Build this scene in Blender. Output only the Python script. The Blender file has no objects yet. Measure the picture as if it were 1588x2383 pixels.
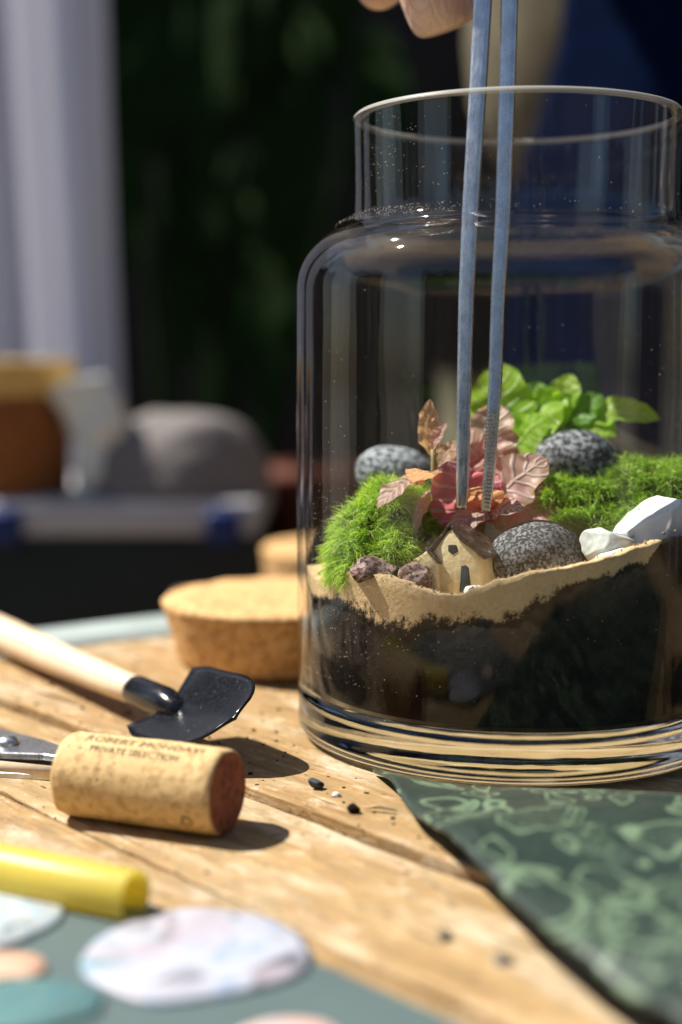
import bpy, bmesh, math, random
from mathutils import Vector, Matrix, noise
random.seed(7)
R = math.radians
scene = bpy.context.scene
C = scene.collection

# ------------------------------------------------------------------ camera
cd = bpy.data.cameras.new('camera')
cam = bpy.data.objects.new('camera', cd); C.objects.link(cam)
cam.location = (-0.0439, -0.3667, 0.0965)
cam.rotation_euler = (R(90 - 6.15), 0, 0)
cd.sensor_fit = 'VERTICAL'; cd.sensor_height = 36.0
cd.lens = 3340 / 2383 * 36.0
cd.clip_start = 0.01; cd.clip_end = 100
cd.dof.use_dof = True; cd.dof.focus_distance = 0.333; cd.dof.aperture_fstop = 5.6
scene.camera = cam

# ------------------------------------------------------------------ sky, sun, exposure
SUN_FROM = Vector((-0.70, 0.27, 1.0)).normalized()
w = bpy.data.worlds.new('World'); scene.world = w; w.use_nodes = True
nt = w.node_tree
bg = nt.nodes['Background']
sky = nt.nodes.new('ShaderNodeTexSky'); sky.sky_type = 'NISHITA'; sky.sun_disc = False
sky.sun_elevation = math.asin(SUN_FROM.z); sky.sun_rotation = math.atan2(SUN_FROM.x, SUN_FROM.y)
nt.links.new(sky.outputs[0], bg.inputs[0]); bg.inputs[1].default_value = 0.055
sl = bpy.data.lights.new('sun', 'SUN'); sl.energy = 5.0; sl.angle = R(0.53); sl.color = (1.0, 0.945, 0.85)
sun = bpy.data.objects.new('sun', sl); C.objects.link(sun)
sun.rotation_euler = (-SUN_FROM).to_track_quat('-Z', 'Y').to_euler(); sun.location = (-1, 1, 3)
scene.view_settings.view_transform = 'Standard'; scene.view_settings.look = 'None'
scene.view_settings.exposure = 0.82; scene.view_settings.gamma = 1
cy = scene.cycles
cy.max_bounces = 18; cy.transmission_bounces = 14; cy.transparent_max_bounces = 40; cy.glossy_bounces = 6; cy.diffuse_bounces = 4
cy.caustics_reflective = False; cy.caustics_refractive = True; cy.blur_glossy = 0.3
cy.sample_clamp_indirect = 6; cy.use_denoising = True

# ------------------------------------------------------------------ helpers
def obj(name, me, mat=None, parent=None, loc=None, smooth=True):
    if isinstance(me, bmesh.types.BMesh):
        bm = me; me = bpy.data.meshes.new(name); bm.normal_update(); bm.to_mesh(me); bm.free()
    if smooth:
        for p in me.polygons: p.use_smooth = True
    if mat: me.materials.append(mat)
    o = bpy.data.objects.new(name, me); C.objects.link(o)
    if parent: o.parent = parent
    if loc: o.location = loc
    return o
def tag(o, label, cat, group=None, kind=None):
    o['label'] = label; o['category'] = cat
    if group: o['group'] = group
    if kind: o['kind'] = kind
    return o
def thing(name, label, cat, loc=(0, 0, 0), rot=(0, 0, 0), group=None):
    o = bpy.data.objects.new(name, None); C.objects.link(o); o.empty_display_size = 0.01
    o.location = loc; o.rotation_euler = rot
    return tag(o, label, cat, group)
def pyd(verts, faces):
    me = bpy.data.meshes.new('m'); me.from_pydata([tuple(v) for v in verts], [], faces); me.update(); return me
def lathe(prof, n=96, closed=False):
    v = []; f = []
    m = len(prof)
    for i in range(n):
        a = 2 * math.pi * i / n
        for r, z in prof: v.append((r * math.cos(a), r * math.sin(a), z))
    for i in range(n):
        j = (i + 1) % n
        for k in range(m if closed else m - 1):
            l = (k + 1) % m
            f.append((i * m + k, j * m + k, j * m + l, i * m + l))
    bm = bmesh.new(); me = pyd(v, f); bm.from_mesh(me); bpy.data.meshes.remove(me)
    bmesh.ops.remove_doubles(bm, verts=bm.verts, dist=1e-7)
    bmesh.ops.recalc_face_normals(bm, faces=bm.faces)
    return bm
def loft(rings, cap=True):
    n = len(rings[0]); v = [p for r in rings for p in r]; f = []
    for i in range(len(rings) - 1):
        for k in range(n):
            l = (k + 1) % n
            f.append((i * n + k, i * n + l, (i + 1) * n + l, (i + 1) * n + k))
    if cap:
        f.append(tuple(range(n - 1, -1, -1))); b = (len(rings) - 1) * n; f.append(tuple(b + k for k in range(n)))
    bm = bmesh.new(); me = pyd(v, f); bm.from_mesh(me); bpy.data.meshes.remove(me)
    bmesh.ops.recalc_face_normals(bm, faces=bm.faces)
    return bm
def tube(pts, rad, n=16, cap=True, sx=1.0):
    """tube through pts with radius list"""
    pts = [Vector(p) for p in pts]; rings = []
    for i, p in enumerate(pts):
        t = (pts[min(i + 1, len(pts) - 1)] - pts[max(i - 1, 0)]).normalized()
        up = Vector((0, 0, 1)) if abs(t.z) < 0.95 else Vector((0, 1, 0))
        a = t.cross(up).normalized(); b = a.cross(t)
        r = rad[i] if isinstance(rad, (list, tuple)) else rad
        rings.append([p + a * (r * sx * math.cos(2 * math.pi * k / n)) + b * (r * math.sin(2 * math.pi * k / n)) for k in range(n)])
    return loft(rings, cap)
def box(sx, sy, sz, c=(0, 0, 0), bev=0.0, seg=2):
    bm = bmesh.new(); bmesh.ops.create_cube(bm, size=1)
    for v in bm.verts: v.co = Vector((v.co.x * sx + c[0], v.co.y * sy + c[1], v.co.z * sz + c[2]))
    if bev: bmesh.ops.bevel(bm, geom=bm.edges[:], offset=bev, segments=seg, affect='EDGES', profile=0.5)
    return bm
def prism(poly, depth, axis='y', bev=0.0):
    """poly (x,z) extruded along +y by depth"""
    n = len(poly)
    v = [(x, 0, z) for x, z in poly] + [(x, depth, z) for x, z in poly]
    f = [tuple(range(n)), tuple(range(2 * n - 1, n - 1, -1))] + [(i, n + i, n + (i + 1) % n, (i + 1) % n) for i in range(n)]
    bm = bmesh.new(); me = pyd(v, f); bm.from_mesh(me); bpy.data.meshes.remove(me)
    bmesh.ops.recalc_face_normals(bm, faces=bm.faces)
    if bev: bmesh.ops.bevel(bm, geom=bm.edges[:], offset=bev, segments=2, affect='EDGES', profile=0.5)
    return bm
def wonk(bm, amp, freq, cuts=0, seed=0):
    if cuts: bmesh.ops.subdivide_edges(bm, edges=bm.edges[:], cuts=cuts, use_grid_fill=True)
    bm.normal_update(); s = Vector((seed * 3.1, seed * 1.7, seed))
    for v in bm.verts: v.co += noise.noise_vector(v.co * freq + s) * amp
    return bm
def rock(rx, ry, rz, amp=0.12, freq=1.2, sub=4, seed=0, facet=0.0):
    bm = bmesh.new(); bmesh.ops.create_icosphere(bm, subdivisions=sub, radius=1)
    s = Vector((seed * 7.3, seed * 2.9, seed * 5.1))
    if facet:
        rnd = random.Random(seed); pl = [(Vector((rnd.gauss(0, 1), rnd.gauss(0, 1), rnd.gauss(0, 1))).normalized(), rnd.uniform(1 - facet, 0.92)) for _ in range(16)]
        for v in bm.verts:
            for nrm, d in pl:
                k = v.co.dot(nrm)
                if k > d: v.co -= nrm * (k - d)
    for v in bm.verts:
        d = noise.noise(v.co * freq + s) * amp + noise.noise(v.co * freq * 3.2 + s) * amp * 0.3
        v.co *= 1 + d
        v.co = Vector((v.co.x * rx, v.co.y * ry, v.co.z * rz))
    return bm

# ------------------------------------------------------------------ materials
class M:
    def __init__(s, name):
        s.m = bpy.data.materials.new(name); s.m.use_nodes = True; s.t = s.m.node_tree
        s.b = s.t.nodes['Principled BSDF']; s.out = s.t.nodes['Material Output']
    def n(s, typ, **kw):
        x = s.t.nodes.new(typ)
        for k, v in kw.items():
            if k in ('operation', 'blend_type', 'data_type', 'attribute_name', 'noise_dimensions', 'feature', 'bands_direction', 'wave_type', 'invert', 'distance', 'uv_map'): setattr(x, k, v)
            else: x.inputs[k].default_value = v
        return x
    def l(s, a, b): s.t.links.new(a, b)
    def coord(s, kind='Object', scale=(1, 1, 1), rot=(0, 0, 0), loc=(0, 0, 0)):
        c = s.n('ShaderNodeTexCoord'); mp = s.n('ShaderNodeMapping', Scale=scale, Rotation=rot, Location=loc)
        s.l(c.outputs[kind], mp.inputs[0]); return mp.outputs[0]
    def noise(s, vec, scale, detail=5, rough=0.55, dist=0.0):
        x = s.n('ShaderNodeTexNoise', Scale=scale, Detail=detail, Roughness=rough, Distortion=dist)
        if vec is not None: s.l(vec, x.inputs['Vector'])
        return x.outputs[0]
    def ramp(s, fac, stops, interp='LINEAR'):
        x = s.n('ShaderNodeValToRGB'); r = x.color_ramp; r.interpolation = interp
        while len(r.elements) < len(stops): r.elements.new(0.5)
        for e, (p, c) in zip(r.elements, stops):
            e.position = p; e.color = (*c, 1) if len(c) == 3 else c
        s.l(fac, x.inputs[0]); return x.outputs[0]
    def mix(s, fac, a, b, blend='MIX'):
        x = s.n('ShaderNodeMix', data_type='RGBA', blend_type=blend)
        for i, v in ((0, fac), (6, a), (7, b)):
            if hasattr(v, 'links'): s.l(v, x.inputs[i])
            else: x.inputs[i].default_value = v if not isinstance(v, tuple) or len(v) == 4 else (*v, 1)
        return x.outputs[2]
    def math(s, op, a, b=None, c=None):
        x = s.n('ShaderNodeMath', operation=op)
        for i, v in enumerate((a, b, c)):
            if v is None: continue
            if hasattr(v, 'links'): s.l(v, x.inputs[i])
            else: x.inputs[i].default_value = v
        return x.outputs[0]
    def bump(s, h, strength=0.3, dist=0.001, prev=None):
        x = s.n('ShaderNodeBump', Strength=strength, Distance=dist); s.l(h, x.inputs['Height'])
        if prev is not None: s.l(prev, x.inputs['Normal'])
        s.l(x.outputs[0], s.b.inputs['Normal']); return x.outputs[0]
    def set(s, col=None, rough=None, metal=None, spec=None, sss=None):
        for k, v in (('Base Color', col), ('Roughness', rough), ('Metallic', metal), ('Specular IOR Level', spec)):
            if v is None: continue
            if hasattr(v, 'links'): s.l(v, s.b.inputs[k])
            else: s.b.inputs[k].default_value = (*v, 1) if isinstance(v, tuple) and len(v) == 3 else v
        return s
def G(v): return (v, v, v)

def plain(name, col, rough=0.6, var=0.15, scale=60, bump=0.1, dist=0.0005, metal=0, spec=0.4):
    m = M(name); c = m.coord()
    f = m.noise(c, scale)
    a = tuple(x * (1 - var) for x in col); b = tuple(min(1, x * (1 + var)) for x in col)
    m.set(m.ramp(f, [(0.3, a), (0.7, b)]), rough, metal, spec)
    if bump: m.bump(f, bump, dist)
    return m.m

# wood of the table: grain runs along the object's local X
def wood(name, light, mid, dark, seed=0.0):
    m = M(name)
    g = m.coord(scale=(6, 75, 75), loc=(seed, seed, 0)); f1 = m.noise(g, 3.0, 8, 0.65, 1.2)
    g2 = m.coord(scale=(14, 240, 240), loc=(seed * 2, 0, 0)); f2 = m.noise(g2, 3.0, 6, 0.7, 0.4)
    g3 = m.coord(scale=(1, 1, 1)); blotch = m.noise(g3, 38, 6, 0.6)
    col = m.ramp(f1, [(0.30, dark), (0.48, mid), (0.70, light)])
    col = m.mix(0.55, col, m.ramp(f2, [(0.36, mid), (0.62, light)]), 'MULTIPLY')
    pale = m.noise(m.coord(scale=(3, 9, 9), loc=(seed, 4, 0)), 7, 5, .6)
    col = m.mix(m.ramp(pale, [(0.50, G(0)), (0.68, G(.55))]), col, (0.78, 0.70, 0.55))
    mot = m.noise(m.coord(scale=(.55, 1.3, 1), loc=(seed, 0, 2)), 170, 6, .72, .6)
    col = m.mix(m.ramp(mot, [(0.36, G(.8)), (0.53, G(0))]), col, tuple(x * .58 for x in mid))
    col = m.mix(m.ramp(mot, [(0.55, G(0)), (0.68, G(.6))]), col, (0.76, 0.66, 0.48))
    col = m.mix(m.ramp(blotch, [(0.45, G(0)), (0.75, G(0.6))]), col, tuple(x * 0.6 for x in mid))
    spk = m.noise(m.coord(scale=(0.55, 1, 1)), 420, 3, 0.6)
    col = m.mix(m.ramp(spk, [(0.63, G(0)), (0.70, G(0.75))]), col, (0.07, 0.04, 0.022))
    crk = m.noise(m.coord(scale=(9, 160, 160), loc=(seed * 3, 1, 0)), 2.2, 4, 0.5, 0.5)
    crm = m.ramp(crk, [(0.30, G(1)), (0.335, G(0))])
    col = m.mix(crm, col, (0.10, 0.055, 0.025))
    m.set(col, 0.62, 0, 0.3)
    b = m.bump(mot, 0.6, 0.0010); b = m.bump(spk, 0.35, 0.0006, b); b = m.bump(f2, 0.8, 0.0006, b); b = m.bump(blotch, 0.5, 0.0018, b); m.bump(m.math('SUBTRACT', 1.0, crm), 0.5, 0.0005, b)
    return m.m
WOODS = [wood('wood_a', (0.66, 0.51, 0.30), (0.50, 0.34, 0.16), (0.26, 0.15, 0.065), 0.3), wood('wood_b', (0.68, 0.53, 0.32), (0.53, 0.37, 0.18), (0.28, 0.165, 0.075), 2.1),
         wood('wood_c', (0.65, 0.50, 0.28), (0.49, 0.33, 0.15), (0.25, 0.14, 0.06), 5.7)]
greyboard = plain('grey_paint', (0.27, 0.32, 0.31), 0.6, 0.15, 50)

def cork(name, a, b, dark, sc=1.0):
    m = M(name); c = m.coord()
    v = m.n('ShaderNodeTexVoronoi', Scale=620 * sc); m.l(c, v.inputs['Vector'])
    f = m.noise(c, 520 * sc, 5, 0.65); f2 = m.noise(c, 90 * sc, 4)
    col = m.mix(m.ramp(f, [(0.35, G(0)), (0.65, G(1))]), a, b)
    col = m.mix(m.ramp(m.math('MULTIPLY', v.outputs['Color'], 1.0), [(0.0, G(0.75)), (0.30, G(.45)), (0.42, G(0))]), col, dark)
    col = m.mix(m.ramp(f2, [(0.55, G(0)), (0.8, G(0.35))]), col, dark)
    pit = m.noise(c, 650 * sc, 2, 0.5); pm = m.ramp(pit, [(0.66, G(0)), (0.72, G(0.8))])
    col = m.mix(pm, col, tuple(x * 0.4 for x in dark))
    m.set(col, 0.8, 0, 0.2); b_ = m.bump(f, 0.4, 0.0005); m.bump(m.math('SUBTRACT', 1.0, pm), 0.5, 0.0005, b_)
    return m.m
cork_lid = cork('cork_lid', (0.58, 0.33, 0.125), (0.72, 0.48, 0.23), (0.34, 0.15, 0.05))
cork_wine = cork('cork_wine', (0.62, 0.43, 0.20), (0.70, 0.51, 0.26), (0.40, 0.24, 0.10), 1.2)
cork_end = cork('cork_end', (0.26, 0.085, 0.05), (0.33, 0.12, 0.07), (0.10, 0.03, 0.02), 1.2)

# clear thin glass: straight transmission plus Fresnel reflection on both faces
def thin_glass(name, tint=(0.985, 0.992, 0.99), rough=0.028):
    m = M(name); m.t.nodes.remove(m.b)
    geo = m.n('ShaderNodeNewGeometry')
    bn = m.noise(m.coord(scale=(1, 1, 0.25)), 55, 2, 0.5)
    bp = m.n('ShaderNodeBump', Strength=0.09, Distance=0.004); m.l(bn, bp.inputs['Height'])
    d = m.n('ShaderNodeVectorMath', operation='DOT_PRODUCT'); m.l(bp.outputs[0], d.inputs[0]); m.l(geo.outputs['Incoming'], d.inputs[1])
    c = m.math('ABSOLUTE', d.outputs['Value'])
    f = m.math('POWER', m.math('SUBTRACT', 1.0, m.math('MINIMUM', c, 1.0)), 5.0)
    # where soil and sand press against the inside, the inner face no longer mirrors
    sz = m.n('ShaderNodeSeparateXYZ'); m.l(m.coord(), sz.inputs[0]); mr = m.n('ShaderNodeMapRange'); m.l(sz.outputs[2], mr.inputs[0])
    for k_, v_ in ((1, .046), (2, .062), (3, .017), (4, .036)): mr.inputs[k_].default_value = v_
    f = m.math('MULTIPLY_ADD', f, 0.955, mr.outputs[0])
    tr = m.n('ShaderNodeBsdfTransparent', Color=(*tint, 1)); gl = m.n('ShaderNodeBsdfAnisotropic', Roughness=rough); m.l(bp.outputs[0], gl.inputs['Normal'])
    mx = m.n('ShaderNodeMixShader'); m.l(f, mx.inputs[0]); m.l(tr.outputs[0], mx.inputs[1]); m.l(gl.outputs[0], mx.inputs[2])
    m.l(mx.outputs[0], m.out.inputs[0]); return m.m
glass_wall = thin_glass('clear_glass')
gm = M('solid_glass'); gm.t.nodes.remove(gm.b)
gs = gm.n('ShaderNodeBsdfGlass', Roughness=0.0, IOR=1.5, Color=(0.97, 0.985, 0.975, 1))
gb = gm.n('ShaderNodeBump', Strength=0.025, Distance=0.003); gm.l(gm.noise(gm.coord(scale=(1, 1, 4)), 60, 2), gb.inputs['Height']); gm.l(gb.outputs[0], gs.inputs['Normal'])
gm.l(gs.outputs[0], gm.out.inputs[0]); glass_solid = gm.m
dust = plain('dust', (0.62, 0.56, 0.46), 0.9, 0.2, 300, 0)

def soil_mat(name, a, b, fleck, sc=1.0, fl=0.70):
    m = M(name); c = m.coord()
    f = m.noise(c, 420 * sc, 8, 0.7); f2 = m.noise(c, 1400 * sc, 3, 0.6)
    col = m.ramp(f, [(0.3, a), (0.7, b)])
    col = m.mix(m.ramp(f2, [(fl, G(0)), (fl + 0.05, G(0.8))]), col, fleck)
    m.set(col, 0.95, 0, 0.15); m.bump(f, 0.8, 0.0012); return m.m
soil = soil_mat('soil', (0.004, 0.0028, 0.002), (0.024, 0.015, 0.009), (0.16, 0.10, 0.06), 1.3, 0.68)
sand = soil_mat('sand', (0.72, 0.51, 0.27), (0.86, 0.67, 0.40), (0.34, 0.20, 0.10), 2.2, 0.66)

sl_ = M('sand_layer'); c_ = sl_.coord(); f_ = sl_.noise(c_, 900, 6, .7); f2_ = sl_.noise(c_, 3000, 3, .6); big_ = sl_.noise(c_, 260, 4, .65)
da = sl_.n('ShaderNodeAttribute', attribute_name='depth').outputs['Fac']
sc_col = sl_.ramp(f_, [(0.3, (0.78, 0.53, 0.27)), (0.7, (0.90, 0.68, 0.39))])
sc_col = sl_.mix(sl_.ramp(f2_, [(0.62, G(0)), (0.68, G(.7))]), sc_col, (0.34, 0.20, 0.10))
sc_col = sl_.mix(sl_.ramp(big_, [(0.50, G(0)), (0.75, G(.45))]), sc_col, (0.50, 0.32, 0.16))
mixf = sl_.math('ADD', da, sl_.math('MULTIPLY', sl_.math('SUBTRACT', sl_.math('ADD', big_, sl_.math('MULTIPLY', sl_.math('SUBTRACT', f2_, .5), .5)), .5), 1.1))
sc_col = sl_.mix(sl_.ramp(mixf, [(0.66, G(0)), (0.80, G(1))]), sc_col, (0.014, 0.009, 0.006))
sl_.set(sc_col, .95, 0, .15); sl_.bump(f_, .8, .0010); sand_layer = sl_.m

def stone_mat(name, a, b, pit, sc=1.0, th=0.56, pitamt=0.9):
    m = M(name); c = m.coord()
    f = m.noise(c, 750 * sc, 4, 0.6); f2 = m.noise(c, 260 * sc, 4, 0.6); f3 = m.noise(c, 60 * sc, 3)
    col = m.ramp(f2, [(0.35, a), (0.65, b)])
    col = m.mix(m.ramp(f3, [(0.35, G(0.0)), (0.7, G(0.4))]), col, tuple(x * 0.5 for x in a))
    pm = m.ramp(f, [(th, G(0)), (th + 0.07, G(pitamt))]); col = m.mix(pm, col, pit)
    m.set(col, 0.75, 0, 0.35); b1 = m.bump(m.math('SUBTRACT', 1.0, pm), 1.0, 0.0010); m.bump(f2, 0.4, 0.0006, b1); return m.m
granite = stone_mat('granite', (0.12, 0.126, 0.132), (0.27, 0.278, 0.286), (0.012, 0.013, 0.015), 1.6, 0.49, 0.85)
granite2 = stone_mat('granite_pitted', (0.34, 0.38, 0.41), (0.52, 0.57, 0.59), (0.02, 0.025, 0.03), 1.05, 0.50)
basalt = stone_mat('basalt', (0.20, 0.22, 0.24), (0.44, 0.47, 0.49), (0.012, 0.015, 0.018), 1.0, 0.48)
lava = stone_mat('lava', (0.22, 0.11, 0.09), (0.52, 0.38, 0.34), (0.05, 0.02, 0.015), 1.2, 0.53)
quartz = stone_mat('quartz', (0.76, 0.79, 0.79), (0.88, 0.89, 0.88), (0.50, 0.47, 0.40), 0.6, 0.62, 0.35)
quartz_g = stone_mat('quartz_grey', (0.50, 0.54, 0.51), (0.66, 0.69, 0.66), (0.34, 0.37, 0.35), 0.5, 0.64, 0.5)
slate = stone_mat('slate', (0.05, 0.065, 0.075), (0.10, 0.12, 0.14), (0.02, 0.02, 0.03))

def leafmat(name, base1, base2, vein, trans, nlat=7.0, green_edge=None, vw=0.10):
    m = M(name); m.t.nodes.remove(m.b)
    uv = m.n('ShaderNodeUVMap'); sep = m.n('ShaderNodeSeparateXYZ'); m.l(uv.outputs[0], sep.inputs[0])
    u, v = sep.outputs[0], sep.outputs[1]
    av = m.math('ABSOLUTE', m.math('MULTIPLY_ADD', v, 2.0, -1.0))
    nz = m.noise(m.coord('UV'), 5.0, 4); nf = m.noise(m.coord('UV', scale=(1.4, 1, 1)), 26, 4, 0.7)
    lat = m.math('FRACT', m.math('ADD', m.math('MULTIPLY', m.math('SUBTRACT', u, m.math('MULTIPLY', av, 0.22)), nlat), m.math('MULTIPLY', nz, 0.35)))
    lat = m.math('ABSOLUTE', m.math('SUBTRACT', lat, 0.5))
    latm = m.ramp(lat, [(0.0, G(1)), (vw, G(0.75)), (vw + 0.09, G(0))])
    mid = m.ramp(av, [(0.02, G(1)), (0.09, G(0))])
    vm = m.math('MAXIMUM', latm, mid)
    netm = m.ramp(nf, [(0.55, G(0)), (0.68, G(0.45))]); vmm = m.math('MAXIMUM', vm, netm)
    col = m.mix(m.ramp(nz, [(0.35, G(0)), (0.65, G(1))]), base1, base2)
    if green_edge: col = m.mix(m.ramp(av, [(0.78, G(0)), (0.98, G(0.8))]), col, green_edge)
    col = m.mix(vmm, col, vein)
    bp = m.n('ShaderNodeBump', Strength=0.6, Distance=0.0006); m.l(m.math('SUBTRACT', 1.0, vm), bp.inputs['Height'])
    df = m.n('ShaderNodeBsdfPrincipled', Roughness=0.42); m.l(col, df.inputs['Base Color']); m.l(bp.outputs[0], df.inputs['Normal'])
    df.inputs['Specular IOR Level'].default_value = 0.45
    tl = m.n('ShaderNodeBsdfTranslucent'); m.l(m.mix(0.75, col, trans, 'MULTIPLY'), tl.inputs[0]); m.l(bp.outputs[0], tl.inputs[1])
    mx = m.n('ShaderNodeMixShader', Fac=0.58); m.l(df.outputs[0], mx.inputs[1]); m.l(tl.outputs[0], mx.inputs[2])
    m.l(mx.outputs[0], m.out.inputs[0]); return m.m
pinkleaf = leafmat('pink_leaf', (0.82, 0.46, 0.44), (0.74, 0.52, 0.36), (0.93, 0.74, 0.68), (1.0, 0.76, 0.70), 6.5, (0.46, 0.38, 0.12))
deeppink = leafmat('deep_pink_leaf', (0.76, 0.28, 0.36), (0.70, 0.32, 0.34), (0.90, 0.56, 0.58), (1.0, 0.55, 0.58), 5.5)
stripeleaf = leafmat('striped_pink_leaf', (0.70, 0.30, 0.26), (0.58, 0.20, 0.17), (0.92, 0.74, 0.64), (1.0, 0.78, 0.68), 8.0, None, 0.24)
orangeleaf = leafmat('orange_leaf', (0.66, 0.48, 0.24), (0.78, 0.48, 0.34), (0.90, 0.68, 0.56), (1.0, 0.75, 0.45), 6.0)
redleaf = leafmat('red_shade_leaf', (0.70, 0.34, 0.30), (0.64, 0.30, 0.26), (0.80, 0.48, 0.42), (1.0, 0.66, 0.6), 5.0)
greenleaf = leafmat('green_leaf', (0.34, 0.62, 0.03), (0.46, 0.72, 0.05), (0.64, 0.80, 0.25), (1.0, 1.0, 0.40), 7.0, None, 0.06)
darkgreen = leafmat('dark_green_leaf', (0.10, 0.30, 0.025), (0.16, 0.38, 0.03), (0.36, 0.56, 0.14), (0.9, 1.0, 0.4), 7.0, None, 0.05)
stemm = plain('stem', (0.40, 0.30, 0.12), 0.5, 0.3, 200)
gstem = plain('green_stem', (0.20, 0.34, 0.06), 0.5, 0.3, 200)

def mossmat(name, trans=0.58):
    m = M(name); m.t.nodes.remove(m.b)
    at = m.n('ShaderNodeAttribute', attribute_name='tint')
    df = m.n('ShaderNodeBsdfPrincipled', Roughness=0.45); m.l(at.outputs['Color'], df.inputs['Base Color'])
    tl = m.n('ShaderNodeBsdfTranslucent'); m.l(at.outputs['Color'], tl.inputs[0])
    mx = m.n('ShaderNodeMixShader', Fac=trans); m.l(df.outputs[0], mx.inputs[1]); m.l(tl.outputs[0], mx.inputs[2])
    m.l(mx.outputs[0], m.out.inputs[0]); return m.m
moss_m = mossmat('moss')
moss_core = plain('moss_core', (0.025, 0.045, 0.008), 0.9, 0.5, 400, 0.6)

def brushed(name, col, rough=0.32):
    m = M(name); f = m.noise(m.coord(scale=(1, 1, 0.02)), 1500, 5, 0.7); f2 = m.noise(m.coord(), 160, 5, .65)
    spot = m.ramp(m.noise(m.coord(loc=(2, 0, 0)), 700, 2), [(0.70, G(0)), (0.74, G(1))])
    col_ = m.mix(m.ramp(f, [(0.35, G(.22)), (0.6, G(0))]), m.ramp(f2, [(0.35, tuple(x * 0.7 for x in col)), (0.65, col)]), tuple(x * .45 for x in col))
    m.set(m.mix(m.math('MULTIPLY', spot, .35), col_, (0.12, 0.10, 0.09)), m.ramp(f, [(0.2, G(rough * 0.6)), (0.8, G(rough * 1.5))]), 1.0)
    m.bump(f, 0.12, 0.0003); return m.m
steel = brushed('steel', (0.86, 0.84, 0.82), 0.26)
blk = M('black_enamel'); bc = blk.coord(); bf = blk.noise(bc, 900, 3)
blk.set(blk.mix(blk.ramp(blk.noise(bc, 1500, 2), [(0.70, G(0)), (0.73, G(0.6))]), (0.007, 0.008, 0.011), (0.30, 0.30, 0.29)), blk.ramp(bf, [(0.3, G(0.14)), (0.7, G(0.26))]), 0, 0.35)
blk.bump(blk.noise(bc, 90, 2), 0.10, 0.0006); black_enamel = blk.m
handle_m = M('pale_handle'); hf = handle_m.noise(handle_m.coord(scale=(120, 120, 6)), 3, 5)
handle_m.set(handle_m.ramp(hf, [(0.3, (0.74, 0.55, 0.36)), (0.7, (0.84, 0.68, 0.49))]), 0.5); handle_m.bump(hf, 0.15, 0.0003); handle_m = handle_m.m
im = M('ink'); imn = im.noise(im.coord(), 700, 3, .6)
im.set(im.ramp(imn, [(0.40, (0.09, 0.065, 0.04)), (0.62, (0.26, 0.18, 0.09))]), 0.8, 0, 0.2); ink = im.m
ink2 = plain('faded_ink', (0.22, 0.15, 0.07), 0.8, 0.2, 200, 0)

# ------------------------------------------------------------------ setting
floor = obj('floor', pyd([(-30, -30, -0.75), (30, -30, -0.75), (30, 30, -0.75), (-30, 30, -0.75)], [(0, 1, 2, 3)]), plain('floor', (0.20, 0.17, 0.14), 0.85, 0.35, 6, 0.2, 0.01)); floor['kind'] = 'structure'
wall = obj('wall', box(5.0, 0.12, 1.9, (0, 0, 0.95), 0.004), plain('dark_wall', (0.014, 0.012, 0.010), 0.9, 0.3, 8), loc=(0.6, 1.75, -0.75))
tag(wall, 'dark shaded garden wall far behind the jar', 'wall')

# table: planks run along D, their joints are spaced along N
Dv = Vector((0.662, -0.7495, 0)); Nv = Vector((0.7495, 0.662, 0))
TABLE = thing('wooden_table', 'rough sunlit plank table carrying the glass jar', 'table', (0, 0, -0.75))
ang = math.atan2(Dv.y, Dv.x)
def plank(v0, v1, s0a, s0b, s1, ztop, mat, name='plank', thick=0.022, seed=0):
    """quad plank in (s along D, v along N); s0a/s0b: far end at v0/v1"""
    ns = 140; wv = v1 - v0; ql = [0, .0005 / wv, .0016 / wv, .12, .3, .5, .7, .88, 1 - .0016 / wv, 1 - .0005 / wv, 1]; nv_ = len(ql) - 1; vs = []; fs = []
    def edge_j(s, k): return noise.noise(Vector((s * 30, k * 9.0 + seed, 0))) * 0.0009 + noise.noise(Vector((s * 150, k * 5.0 + seed, 3))) * 0.0006
    for i in range(ns + 1):
        t = (i / ns)
        for j in range(nv_ + 1):
            q = ql[j]; v = v0 + (v1 - v0) * q
            sa = s0a + (s0b - s0a) * q; s = sa + (s1 - sa) * t
            jv = edge_j(s, 1) * (1 - q) ** 4 - edge_j(s, 2) * q ** 4
            z = noise.noise(Vector((s * 20, v * 30, seed))) * 0.0004
            if j in (0, nv_): z -= 0.0006 + 0.0003 * noise.noise(Vector((s * 120, j, seed)))
            elif j in (1, nv_ - 1): z -= 0.0002 + 0.0002 * noise.noise(Vector((s * 90, j, seed)))
            vs.append((s, v + jv, z))
    W = nv_ + 1
    for i in range(ns):
        for j in range(nv_): fs.append((i * W + j, (i + 1) * W + j, (i + 1) * W + j + 1, i * W + j + 1))
    top = len(vs)
    loop = [i * W for i in range(ns + 1)] + [ns * W + j for j in range(1, W)] + [i * W + nv_ for i in range(ns - 1, -1, -1)] + [j for j in range(nv_ - 1, 0, -1)]
    for k in loop: vs.append((vs[k][0], vs[k][1], -thick))
    n = len(loop)
    for k in range(n): fs.append((loop[k], top + k, top + (k + 1) % n, loop[(k + 1) % n]))
    fs.append(tuple(top + k for k in range(n)))
    bm = bmesh.new(); me = pyd(vs, fs); bm.from_mesh(me); bpy.data.meshes.remove(me); bmesh.ops.recalc_face_normals(bm, faces=bm.faces)
    o = obj(name, bm, mat, TABLE)
    for p_ in o.data.polygons:
        if abs(p_.normal.z) < .3: p_.use_smooth = False
    o.location = (0, 0, 0.75 + ztop); o.rotation_euler = (0, 0, ang)
    return o
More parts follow.
